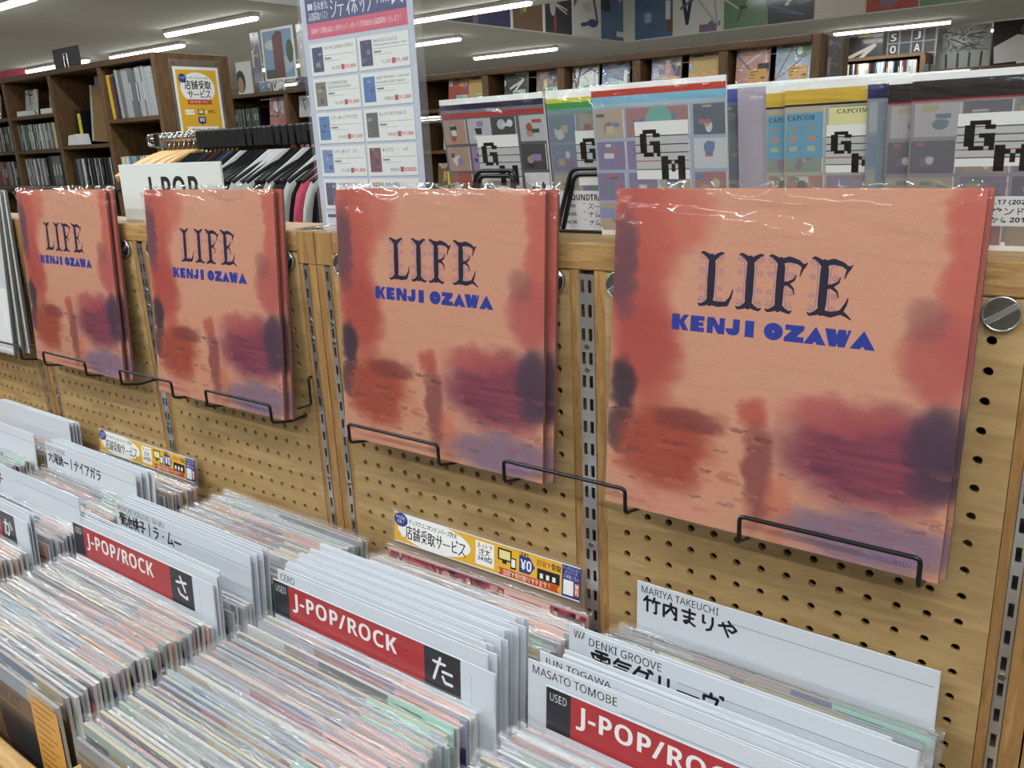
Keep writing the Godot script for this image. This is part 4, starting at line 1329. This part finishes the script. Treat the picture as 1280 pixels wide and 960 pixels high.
func build_clothes_rack():
	var z = -1.0
	var y = 1.552
	var r = thing("clothes_rack", "chrome clothes rail on posts behind the white sign", "clothes rack", "", Vector3(-2.54, 0, z))
	part(r, "rail", tube([Vector3(-0.01, y, 0), Vector3(1.45, y, 0)], 0.0125, 14), mats.chrome)
	for x in [0.03, 1.4]:
		part(r, "post", tube([Vector3(x, 0.03, 0), Vector3(x, y - 0.02, 0)], 0.014, 14), mats.chrome)
		part(r, "foot_bar", tube([Vector3(x, 0.03, -0.25), Vector3(x, 0.03, 0.25)], 0.014, 12), mats.chrome)
		part(r, "bracket", cham(Vector3(0.034, 0.05, 0.034), 0.004), mats.chrome, Vector3(x, y - 0.005, 0))
	part(r, "end_loop", tube(rounded([Vector3(0.02, y + 0.014, 0), Vector3(-0.045, y + 0.014, 0), Vector3(-0.045, y - 0.022, 0), Vector3(0.02, y - 0.022, 0)], 0.012, 5), 0.006, 8), mats.chrome)
	for i in 7:
		var t = thing("wooden_hanger", "empty light wood hanger with a chrome hook at the near end of the clothes rail", "hanger", "empty wooden hangers", Vector3(-2.475 + 0.03 * i, y, z), Vector3(0, rng.randf_range(-0.12, 0.12), 0))
		hanger(t, mats.hanger_wood, mats.chrome, 0.046, 0.012)
	var cols = ["black", "black", "black", "black", "charcoal", "black", "maroon", "black", "navy", "slate", "black", "white", "black", "black", "black", "black", "white", "white", "white", "black", "black", "white", "black", "black", "white", "black", "pink", "white", "black", "black"]
	var fab = {"black": rgb(20, 20, 22), "charcoal": rgb(44, 46, 50), "maroon": rgb(92, 24, 32), "navy": rgb(34, 40, 58), "slate": rgb(70, 84, 104), "white": rgb(228, 230, 230), "pink": rgb(216, 92, 118)}
	var cloth = {}
	for k in fab: cloth[k] = solid(fab[k], 0.9)
	var shapes = []
	for i in 4: shapes.append(shirt_mesh(200 + i, i == 3))
	var sx = -2.255
	for i in cols.size():
		var t = thing("hanging_shirt", "%s T-shirt on a black hanger on the clothes rail" % cols[i], "shirt", "T-shirts on the clothes rail", Vector3(sx, y, z), Vector3(0, rng.randf_range(-0.03, 0.03), 0))
		sx += 0.034 if cols[i] == "white" or (i + 1 < cols.size() and cols[i + 1] == "white") else 0.024
		hanger(t, mats.black, mats.black, 0.062)
		part(t, "hook_plate", cham(Vector3(0.024, 0.06, 0.038), 0.004), mats.black, Vector3(0, -0.012, 0))
		part(t, "shirt", shapes[i % 4 if cols[i] != "white" else 3], cloth[cols[i]], Vector3(0, -0.052, 0))

# ---------------------------------------------------------------- shelves
func board(t, called, x0, x1, y0, y1, z0, z1, m):
	return part(t, called, cham(Vector3(x1 - x0, y1 - y0, z1 - z0), 0.002), m, Vector3((x0 + x1) / 2, (y0 + y1) / 2, (z0 + z1) / 2))

var spine_mats = []
const SPINES = ["grey", "charcoal", "white", "green", "cream", "red brown", "pale blue", "black", "silver", "yellow"]

func spine_mat(i):
	if spine_mats.is_empty():
		for c in [rgb(112, 112, 114), rgb(58, 58, 60), rgb(214, 214, 210), rgb(74, 110, 84), rgb(206, 198, 168), rgb(120, 60, 50), rgb(140, 160, 178), rgb(26, 26, 28), rgb(168, 170, 172), rgb(214, 186, 64)]:
			var m = solid(c, 0.25)
			spine_mats.append(m)
	return spine_mats[i]

func disc_row(x0, x1, y, z, place, weights, h = 0.125, t = 0.0104, deep = 0.142, called = "disc_case", lean = 0.0):
	# cases standing side by side, spines to +z
	var x = x0
	while x + t < x1:
		var w = t * rng.randf_range(0.85, 1.25)
		var i = weights[rng.randi_range(0, weights.size() - 1)]
		var hh = h * rng.randf_range(0.985, 1.02)
		var o = thing(called, "%s %s standing %s" % [SPINES[i], called.replace("_", " "), place], "disc" if called == "disc_case" else "sleeve", called.replace("_", " ") + "s " + place, Vector3(x + w / 2, y, z + rng.randf_range(-0.004, 0.003)), Vector3(0, 0, -lean))
		part(o, "case", cham(Vector3(w * 0.94, hh, deep), 0.0012), spine_mat(i), Vector3(0, hh / 2, -deep / 2))
		if i != 7 and rng.randf() < 0.35: part(o, "spine_title", bx(Vector3(w * 0.3, hh * 0.36, 0.0006)), spine_mat(7 if i in [2, 4, 6, 8, 9] else 2), Vector3(0, hh * 0.52, 0.0002))
		x += w

func face_out(called, label, x, y, z, w, h, lean, pic, group, sticker = ""):
	var t = thing(called, label, "disc", group, Vector3(x, y, z), Vector3(-lean, 0, 0))
	part(t, "case", jacket(w, h, 0.01), [arts[pic], mats.edge])
	part(t, "clear_bag", film_sheet(w + 0.006, h + 0.004, 90 + pic), mats.film, Vector3(0, -0.0005, 0.0056))
	if sticker != "": part(t, "price_sticker", quad_print(w * 0.55, h * 0.36), stickers[sticker], Vector3(w * 0.16, h * 0.24, 0.0054))
	return t

func build_left_shelf():
	# double sided shelf whose end carries the yellow poster
	var zf = -1.4
	var zb = -1.77
	var xe = -3.125
	var t = thing("disc_shelf", "dark brown shelf of disc cases with a yellow poster on its end", "shelf", "", Vector3.ZERO)
	board(t, "end_panel", xe - 0.024, xe, 0, 1.915, zb, zf, mats.brown_v)
	board(t, "top_board", -5.55, xe - 0.025, 1.89, 1.915, zb, zf, mats.brown)
	var dividers = [-5.04, -4.56, -4.06, -3.585]
	for x in dividers: board(t, "upright_panel", x - 0.013, x + 0.013, 0, 1.889, zb, zf - 0.001, mats.brown_v)
	board(t, "back_panel", -5.55, xe - 0.025, 0, 1.889, zb - 0.01, zb - 0.001, mats.brown)
	var bays = [[-5.027, -4.573, [1.72, 1.55, 1.37, 1.2, 0.9]], [-4.547, -4.073, [1.72, 1.55, 1.37, 1.2, 0.9]], [-4.047, -3.598, [1.56, 1.37, 1.2, 0.9]], [-3.572, xe - 0.025, [1.662, 1.37, 1.2, 0.9]]]
	for b in bays:
		for y in b[2]: board(t, "shelf_board", b[0], b[1], y - 0.018, y, zb + 0.001, zf - 0.004, mats.brown)
	board(t, "black_skirting", -5.55, xe - 0.03, 1.335, 1.351, zf - 0.02, zf + 0.0, mats.black)
	# contents, bay by bay
	var mixed = [0, 1, 2, 3, 4, 5, 6, 7, 8]
	disc_row(-4.99, -4.6, 1.551, zf - 0.02, "on the middle row of the leftmost bay", mixed)
	disc_row(-4.99, -4.6, 1.371, zf - 0.02, "on the low row of the leftmost bay", [0, 1, 5, 8])
	disc_row(-4.53, -4.1, 1.551, zf - 0.02, "under the two face-out cases of the second bay", [0, 0, 1, 2, 4, 3, 9, 8])
	disc_row(-4.51, -4.27, 1.371, zf - 0.02, "low in the second bay", [0, 2, 1, 8], 0.135)
	disc_row(-4.26, -4.1, 1.371, zf - 0.02, "leaning low in the second bay", [0, 1], 0.145, 0.018, 0.14, "box_set", 0.05)
	disc_row(-4.0, -3.62, 1.371, zf - 0.02, "low under the brown folder", [1, 1, 0, 7, 8, 1, 2, 7])
	disc_row(-3.545, -3.17, 1.371, zf - 0.02, "on the row behind the white sign", [2, 4, 5, 8, 2, 0, 6])
	disc_row(-3.475, -3.175, 1.663, zf - 0.02, "standing tall under the top board by the poster", [8, 8, 0, 8, 8], 0.205, 0.019, 0.2, "wrapped_sleeve", -0.05)
	for q in [[-3.545, 9, 0.19, 0.02, "yellow"], [-3.52, 5, 0.185, 0.014, "red brown"], [-3.503, 1, 0.19, 0.012, "charcoal"]]:
		var o = thing("slim_book", "%s slim book beside the tall wrapped sleeves" % q[4], "book", "slim books by the tall sleeves", Vector3(q[0], 1.663, zf - 0.02), Vector3(0, 0, 0.05))
		part(o, "cover_block", cham(Vector3(q[3], q[2], 0.15), 0.001), spine_mat(q[1]), Vector3(0, q[2] / 2, -0.075))
		part(o, "page_block", bx(Vector3(q[3] * 0.7, 0.002, 0.145)), mats.paper, Vector3(0, q[2] + 0.0006, -0.075))
	var im = canvas(200, 280, rgb(138, 106, 66))
	for k in 60: rect(im, (k * 37) % 190, (k * 71) % 270, 20, 1, rgb(126, 96, 60))
	var f = thing("card_folder", "large brown card folder leaning in the third bay", "folder", "", Vector3(-3.75, 1.57, zf - 0.07), Vector3(-0.1, 0, -0.05))
	part(f, "card", jacket(0.19, 0.25, 0.012), [print_mat(im, 0.6), mats.edge])
	part(f, "flap", cham(Vector3(0.12, 0.05, 0.006), 0.001), spine_mat(0), Vector3(-0.02, 0.275, -0.004))
	part(f, "side_cover", cham(Vector3(0.014, 0.26, 0.03), 0.002), spine_mat(8), Vector3(-0.104, 0.13, -0.006))
	var yb = thing("small_box", "small dark box with a yellow label beside the brown folder", "box", "", Vector3(-3.935, 1.562, zf - 0.05))
	part(yb, "box_body", cham(Vector3(0.05, 0.16, 0.1), 0.002), spine_mat(7), Vector3(0, 0.08, -0.05))
	part(yb, "label", cham(Vector3(0.026, 0.12, 0.002), 0.0005), solid(rgb(222, 206, 60), 0.5), Vector3(0.012, 0.085, 0.001))
	single("display_wedge", "white card wedge at the edge of the third bay", "stand", "", prism([Vector2(-0.05, 0), Vector2(0.06, 0), Vector2(0.05, 0.05), Vector2(-0.03, 0.045)], 0.03), mats.paper, Vector3(-3.93, 1.562, zf - 0.03))
	for q in [[-4.42, 4, "grey toned", "mint"], [-4.16, 5, "green toned", "cream"], [-4.85, 10, "pink toned", ""]]:
		face_out("display_case", "%s disc case shown face out on a small stand in the left shelf" % q[2], q[0], 1.721, zf - 0.06, 0.12, 0.13, 0.16, q[1], "face-out cases of the left shelf", q[3])
		single("display_stand", "clear angled stand under the %s face-out case" % q[2], "stand", "small display stands", prism([Vector2(-0.06, 0), Vector2(0.06, 0), Vector2(0.055, 0.024), Vector2(-0.055, 0.024)], 0.02), mats.paper, Vector3(q[0], 1.7205, zf - 0.03))
	# small dark sign on the shelf top, poster on the end
	var s = thing("shelf_sign", "small dark grey sign tilted on top of the left shelf", "sign", "", Vector3(-3.88, 1.916, zf - 0.02), Vector3(0, 0, 0.0))
	part(s, "sign_board", cham(Vector3(0.25, 0.085, 0.004), 0.001), solid(rgb(58, 58, 60), 0.5), Vector3(0, 0.044, 0))
	part(s, "clip", tube(rounded([Vector3(-0.016, 0, 0.006), Vector3(-0.016, 0.06, 0.006), Vector3(0.016, 0.06, 0.006), Vector3(0.016, 0, 0.006)], 0.005), 0.003, 8), mats.chrome)
	var p = thing("wall_poster", "yellow service poster in a clear frame on the end of the brown shelf", "poster", "", Vector3(xe + 0.002, 1.62, -1.59), Vector3(0, PI / 2, 0))
	part(p, "backing", cham(Vector3(0.25, 0.31, 0.004), 0.001), mats.acrylic, Vector3(0, 0.115, 0.004))
	part(p, "poster_print", quad_print(0.225, 0.31), print_mat(poster_image(), 0.4, 0.4), Vector3(-0.002, 0.085, 0.0075))
	for x in [-0.108, 0.108]: part(p, "fixing_screw", cyl(0.006, 0.008, 12), mats.chrome, Vector3(x, 0.255, 0.008), Vector3(PI / 2, 0, 0))

func poster_image():
	var im = canvas(400, 560, rgb(240, 240, 238))
	rect(im, 22, 22, 356, 516, rgb(232, 178, 48))
	disc(im, 200, 160, 152, 120, rgb(246, 246, 244), 40)
	disc(im, 74, 86, 34, 34, rgb(44, 62, 140), 24)
	jp(im, "中古品も", 46, 74, 56, 14, rgb(245, 245, 245), 0.1)
	jp(im, "ディスクユニオンメンバーズ限定", 112, 74, 190, 15, rgb(20, 20, 20), 0.11)
	jp(im, "店舗受取", 84, 104, 236, 60, rgb(18, 18, 18), 0.12)
	jp(im, "サービス", 100, 176, 210, 56, rgb(18, 18, 18), 0.12)
	poly(im, [Vector2(90, 244), Vector2(312, 244), Vector2(304, 262), Vector2(312, 282), Vector2(90, 282), Vector2(98, 262)], rgb(200, 70, 44))
	jp(im, "当店で受け取りできます！", 112, 252, 180, 20, rgb(246, 236, 226), 0.12)
	rect(im, 60, 320, 80, 40, rgb(246, 246, 244))
	jp(im, "ネットで注文", 64, 332, 72, 15, rgb(180, 90, 40), 0.12)
	rect(im, 172, 318, 54, 42, rgb(22, 22, 22))
	rect(im, 180, 324, 38, 28, rgb(236, 226, 150))
	rect(im, 240, 330, 12, 22, rgb(246, 246, 244))
	jp(im, "時間", 266, 326, 60, 22, rgb(40, 40, 40), 0.12)
	poly(im, [Vector2(166, 376), Vector2(234, 376), Vector2(234, 420), Vector2(200, 436), Vector2(166, 420)], rgb(36, 52, 130))
	text(im, "¥0", 178, 384, 44, 30, rgb(245, 245, 245))
	rect(im, 60, 450, 280, 70, rgb(246, 246, 244))
	jp(im, "店頭で受取", 90, 466, 220, 38, rgb(190, 80, 40), 0.12)
	return im

func prism(pts, depth):
	var st = start()
	var n = pts.size()
	for i in n:
		var a = pts[i]
		var b = pts[(i + 1) % n]
		var out = Vector3((b - a).y, -(b - a).x, 0)
		quad(st, Vector3(a.x, a.y, depth), Vector3(b.x, b.y, depth), Vector3(b.x, b.y, -depth), Vector3(a.x, a.y, -depth), out)
	for s in [-1, 1]:
		for i in range(1, n - 1): tri(st, Vector3(pts[0].x, pts[0].y, s * depth), Vector3(pts[i].x, pts[i].y, s * depth), Vector3(pts[i + 1].x, pts[i + 1].y, s * depth), Vector3(0, 0, s))
	return st.commit()

func build_middle_shelf():
	var zf = -2.3
	var zb = -2.62
	var x1 = -0.63
	var t = thing("display_shelf", "brown shelf with disc cases shown face out behind the booklets", "shelf", "", Vector3.ZERO)
	board(t, "end_panel", x1 - 0.03, x1, 0, 1.79, zb, zf, mats.brown_v)
	board(t, "top_board", -2.95, x1 - 0.031, 1.765, 1.79, zb, zf, mats.brown)
	board(t, "back_panel", -2.95, x1 - 0.031, 0, 1.764, zb - 0.01, zb - 0.001, mats.brown)
	var ups = [-2.9, -2.48, -2.066, -1.672, -1.325, -0.975]
	for x in ups: board(t, "upright_panel", x - 0.018, x + 0.018, 0, 1.764, zb, zf - 0.001, mats.brown_v)
	for i in ups.size():
		var a = ups[i] + 0.019
		var b = (ups[i + 1] - 0.019) if i + 1 < ups.size() else x1 - 0.031
		for y in [1.642, 1.46, 1.28, 1.1]: board(t, "shelf_board", a, b, y - 0.016, y, zb + 0.001, zf - 0.003, mats.brown)
	var rows = [
		[-2.25, 2, "mint", "dark red toned", 0.0], [-2.13, 6, "mint", "brass toned", 0.0], [-1.93, 9, "mint", "black circle", 0.0], [-1.76, 11, "mint", "brown portrait toned", 0.0],
		[-1.58, 7, "mint", "white wrapped", 0.0], [-1.44, 3, "mint", "blue sky toned", 0.0], [-1.22, 8, "orange", "mauve and white", 0.0], [-1.065, 6, "orange", "orange toned", 0.0], [-0.88, 10, "orange", "pink and silver", 0.0], [-0.735, 12, "orange", "pale blue wave", 0.0],
	]
	for r in rows:
		face_out("display_case", "%s disc case with a %s price card, face out on the middle shelf" % [r[3], r[2]], r[0], 1.6445, zf - 0.04, 0.122, 0.122, 0.1, r[1], "face-out cases of the middle shelf", r[2])
		single("display_stand", "clear ledge under the %s disc case" % r[3], "stand", "small display stands", prism([Vector2(-0.062, 0), Vector2(0.062, 0), Vector2(0.06, 0.008), Vector2(-0.06, 0.008)], 0.012), mats.acrylic, Vector3(r[0], 1.6425, zf - 0.02))
	# lower rows, seen in the gap beside the price list
	for q in [[-2.3, 1.461, 4, "grey"], [-2.18, 1.461, 7, "white"], [-2.35, 1.281, 11, "brown"], [-2.2, 1.281, 1, "charcoal"], [-2.3, 1.101, 10, "pink"], [-2.18, 1.101, 13, "violet"]]:
		face_out("display_case", "%s disc case on a lower row of the middle shelf beside the green tags" % q[3], q[0], q[1], zf - 0.04, 0.115, 0.12, 0.1, q[2], "face-out cases on the lower rows", "")
	for q in [[-2.22, 1.622, "top"], [-2.24, 1.44, "second"], [-2.24, 1.26, "third"]]:
		single("shelf_tag", "green shelf tag on the %s board edge of the middle shelf" % q[2], "tag", "", cham(Vector3(0.12, 0.03, 0.003), 0.0008), solid(rgb(40, 120, 84), 0.5), Vector3(q[0], q[1], zf + 0.004))
	var im = canvas(200, 100, rgb(226, 214, 60))
	jp(im, "杯大集", 14, 16, 172, 66, rgb(20, 20, 18), 0.13)
	var yl = thing("yellow_label", "yellow hand-lettered label hanging on the middle shelf", "sign", "", Vector3(-2.24, 1.335, zf + 0.012))
	part(yl, "label_card", cham(Vector3(0.125, 0.062, 0.002), 0.0006), mats.paper)
	part(yl, "label_print", quad_print(0.123, 0.06), print_mat(im, 0.5), Vector3(0, 0, 0.0014))
	# framed photograph on the end of the shelf
	var pf = thing("framed_print", "small dark framed print on the end of the middle shelf", "picture", "", Vector3(x1 + 0.003, 1.6, -2.44), Vector3(0, PI / 2, 0))
	part(pf, "clear_cover", cham(Vector3(0.17, 0.2, 0.004), 0.001), mats.acrylic, Vector3(0, 0.09, 0.004))
	part(pf, "dark_print", jacket(0.14, 0.16, 0.002), [arts[13], mats.black], Vector3(0, 0.01, 0.0008))

# ---------------------------------------------------------------- far part of the shop
func hung_cover(x, y, z, w, h, pic, label, turn = 0.0, called = "record_poster"):
	var t = thing(called, label, "poster", "record covers hung high in the shop", Vector3(x, y, z), Vector3(0, turn, 0))
	part(t, "card", jacket(w, h, 0.006), [pic if pic is Material else arts[pic], mats.edge])
	return t

func build_far_things():
	# covers on the two faces of the ceiling recess
	var xs = [-4.55, -3.98, -3.46, -2.97, -2.48, -1.98, -1.49, -1.0, -0.5]
	var what = ["dark blue ribbed", "black and white street", "grey stone and green", "dark stage with colours", "pale green figures", "red and pink figure", "green framed", "cream and blue", "grey"]
	var pics = [3, 7, 5, 9, 0, 2, 19, 14, 18]
	for i in xs.size(): hung_cover(xs[i], 2.53, -8.594, 0.48, 0.5, pics[i], what[i] + " record cover on the far face of the ceiling recess")
	var zs = [-8.3, -7.75, -7.2, -6.65, -6.1, -5.6]
	var what2 = ["deep blue", "black and white blotched", "dark slate", "portrait toned", "dark sparkling", "night toned"]
	var pics2 = [17, 21, 15, 11, 13, 1]
	for i in zs.size(): hung_cover(-4.924, 2.53, zs[i], 0.5, 0.5, pics2[i], what2[i] + " record cover on the side face of the ceiling recess", PI / 2)
	var w = thing("white_signboard", "white signboard under the ceiling left of the price list", "sign", "", Vector3(-4.926, 2.5, -3.5), Vector3(0, PI / 2, 0))
	part(w, "board", cham(Vector3(1.3, 0.4, 0.01), 0.002), mats.paper, Vector3(0, 0.2, 0.006))
	part(w, "yellow_mark", cyl(0.05, 0.004, 16), solid(rgb(214, 190, 70), 0.5), Vector3(-0.33, 0.09, 0.013), Vector3(PI / 2, 0, 0))
	# shelf with large covers between the left shelf and the price list
	var zf = -3.2
	var t = thing("poster_shelf", "low brown shelf below the large square posters", "shelf", "", Vector3.ZERO)
	board(t, "top_board", -5.3, -3.3, 1.86, 1.885, zf - 0.3, zf, mats.brown)
	for x in [-5.2, -4.52, -3.9]: board(t, "upright_panel", x - 0.018, x + 0.018, 0, 1.859, zf - 0.3, zf - 0.001, mats.brown_v)
	board(t, "back_panel", -5.3, -3.6, 0, 1.859, zf - 0.32, zf - 0.301, mats.brown)
	for y in [1.66, 1.48, 1.3]: board(t, "shelf_board", -5.18, -3.6, y - 0.016, y, zf - 0.3, zf - 0.003, mats.brown)
	disc_row(-5.16, -4.86, 1.661, zf - 0.03, "beside the dark red case of the low shelf", [1, 7, 3, 0], 0.125, 0.012)
	face_out("display_case", "dark case with a red glow pattern on the low shelf", -4.7, 1.661, zf - 0.06, 0.18, 0.19, 0.12, 16, "cases of the low shelf")
	face_out("display_case", "pale grey toned case on the upper row of the low shelf", -4.38, 1.70, zf - 0.04, 0.12, 0.14, 0.12, 4, "cases of the low shelf")
	face_out("display_case", "rose toned case on the upper row of the low shelf", -4.18, 1.70, zf - 0.04, 0.12, 0.13, 0.12, 10, "cases of the low shelf")
	for i in 3: face_out("display_case", "%s case on the lower row of the low shelf" % ["dark red", "charcoal", "white"][i], -4.4 + 0.17 * i, 1.49, zf - 0.04, 0.13, 0.12, 0.1, [2, 1, 7][i], "cases of the low shelf")
	hung_cover(-4.83, 1.95, zf - 0.04, 0.09, 0.33, 13, "narrow purple and black poster beside the tower poster")
	hung_cover(-4.575, 1.95, zf - 0.03, 0.335, 0.335, print_mat(tower_image(), 0.4), "square poster with a brown block against a cloudy sky")
	hung_cover(-4.22, 1.95, zf - 0.045, 0.335, 0.335, 4, "pale square poster half hidden by the price list")
	for q in [[-4.75, "dark blue", 3], [-4.6, "white", 7], [-4.35, "violet", 13], [-4.2, "pale blue", 12]]: hung_cover(q[0], 1.886, zf - 0.02, 0.12, 0.07, q[2], "%s card on the top of the low shelf" % q[1], 0.0, "small_card")
	# narrow poster strip right of the price list
	hung_cover(-3.42, 1.86, -3.2, 0.1, 0.36, 5, "dark green poster edge beside the price list")
	# far right: shelf of sleeves, large posters above it
	zf = -10.13
	var f = thing("far_shelf", "far brown shelf of sleeve spines under the large posters", "shelf", "", Vector3.ZERO)
	board(f, "top_board", -3.42, -1.97, 2.184, 2.22, zf - 0.3, zf, mats.brown)
	board(f, "end_panel", -2.017, -1.963, 0, 2.183, zf - 0.3, zf, mats.brown_v)
	board(f, "shelf_board", -3.42, -2.018, 1.896, 1.928, zf - 0.3, zf, mats.brown)
	board(f, "back_panel", -3.42, -1.97, 0, 2.183, zf - 0.33, zf - 0.301, mats.brown)
	disc_row(-3.15, -2.05, 1.929, zf - 0.03, "on the far shelf below the lettered poster", [2, 8, 1, 5, 2, 6, 7, 4], 0.225, 0.019, 0.22, "record_sleeve")
	var fs = thing("far_shelf", "low far shelf below the poster with the white shape", "shelf", "", Vector3.ZERO)
	board(fs, "top_board", -1.89, 0.81, 1.995, 2.031, zf - 0.75, zf - 0.18, mats.brown)
	board(fs, "back_panel", -1.89, 0.81, 0, 1.994, zf - 0.78, zf - 0.751, mats.brown)
	board(fs, "shelf_board", -1.89, 0.81, 1.716, 1.748, zf - 0.75, zf - 0.18, mats.brown)
	disc_row(-1.855, -1.17, 1.749, zf - 0.24, "on the low far shelf", [2, 8, 1, 7, 6], 0.225, 0.019, 0.22, "record_sleeve")
	var im = canvas(256, 192, rgb(150, 152, 154))
	for jj in 3:
		for ii in 4: rect(im, 6 + ii * 62, 4 + jj * 62, 54, 56, rgb(44 + 6 * ((ii * 3 + jj) % 4), 46, 50))
	for q in [["S", 0, 0], ["O", 0, 1], ["U", 0, 2], ["J", 2, 0], ["A", 2, 1], ["Z", 2, 2]]: text(im, q[0], 18 + q[1] * 62, 13 + q[2] * 62, 30, 38, rgb(226, 226, 224))
	hung_cover(-2.197, 2.09, zf - 0.345, 0.54, 0.41, print_mat(im, 0.4), "dark grid poster with white letters in its squares")
	hung_cover(-2.79, 2.0, zf - 0.36, 0.54, 0.5, 9, "black poster beside the lettered grid poster")
	im = canvas(256, 220, rgb(150, 150, 146))
	var g = RandomNumberGenerator.new()
	g.seed = 31
	for k in 40: brush(im, [Vector2(g.randf_range(0, 256), g.randf_range(0, 130)), Vector2(g.randf_range(0, 256), g.randf_range(0, 130))], g.randf_range(2, 9), [rgb(70, 70, 68), rgb(190, 190, 186), rgb(110, 110, 106)][k % 3])
	rect(im, 0, 130, 256, 90, rgb(166, 166, 160))
	for k in 4: brush(im, [Vector2(40 + k * 60, 140), Vector2(44 + k * 58, 206)], 12, rgb(54, 54, 52))
	hung_cover(-1.67, 2.032, zf - 0.5, 0.52, 0.46, print_mat(im, 0.4), "grey toned poster with dark upright strokes")
	im = canvas(256, 230, rgb(34, 32, 34))
	poly(im, [Vector2(10, 130), Vector2(120, 74), Vector2(220, 94), Vector2(240, 206), Vector2(20, 216)], rgb(222, 220, 212))
	disc(im, 160, 50, 26, 30, rgb(120, 82, 60), 20)
	hung_cover(-1.13, 2.032, zf - 0.5, 0.52, 0.47, print_mat(im, 0.4), "black poster with a large white shape")
	hung_cover(-0.6, 2.032, zf - 0.5, 0.52, 0.47, 5, "green toned poster at the end of the far row")
	single("white_case", "white case lying on the low far shelf top", "box", "", cham(Vector3(0.25, 0.036, 0.2), 0.003), mats.paper, Vector3(-0.97, 2.05, zf - 0.32))
	single("far_card", "small grey card fixed to the far shelf end", "sign", "", cham(Vector3(0.004, 0.25, 0.16), 0.001), spine_mat(6), Vector3(-1.96, 1.97, zf - 0.1))
	# coloured header boards far behind the left shelf
	var hs = thing("header_shelf", "far left shelf with pink and orange header boards", "shelf", "", Vector3(-7.35, 0, -2.6))
	board(hs, "shelf_body", -0.9, 0.42, 0, 1.9, -0.3, 0.0, mats.brown)
	board(hs, "pink_header", -0.08, 0.42, 1.901, 2.2, -0.03, -0.01, solid(rgb(180, 58, 88), 0.6))
	board(hs, "orange_header", -0.7, -0.09, 1.901, 2.2, -0.03, -0.01, solid(rgb(196, 132, 68), 0.6))
	im = canvas(128, 160, rgb(226, 226, 222))
	disc(im, 30, 96, 40, 56, rgb(40, 34, 32), 24)
	disc(im, 28, 112, 24, 40, rgb(186, 140, 112), 24)
	hung_cover(-5.02, 1.886, -3.26, 0.17, 0.22, print_mat(im, 0.5), "pale card with a dark rounded shape by the brown shelf end")

func tower_image():
	var im = canvas(128, 128, rgb(240, 240, 238))
	rect(im, 6, 6, 116, 116, rgb(132, 164, 196))
	disc(im, 40, 40, 28, 12, rgb(206, 214, 220))
	disc(im, 90, 90, 30, 20, rgb(176, 192, 204))
	poly(im, [Vector2(44, 20), Vector2(64, 8), Vector2(84, 12), Vector2(84, 122), Vector2(44, 122)], rgb(110, 60, 52))
	disc(im, 110, 60, 14, 28, rgb(66, 92, 66))
	rect(im, 6, 100, 40, 22, rgb(70, 84, 66))
	return im
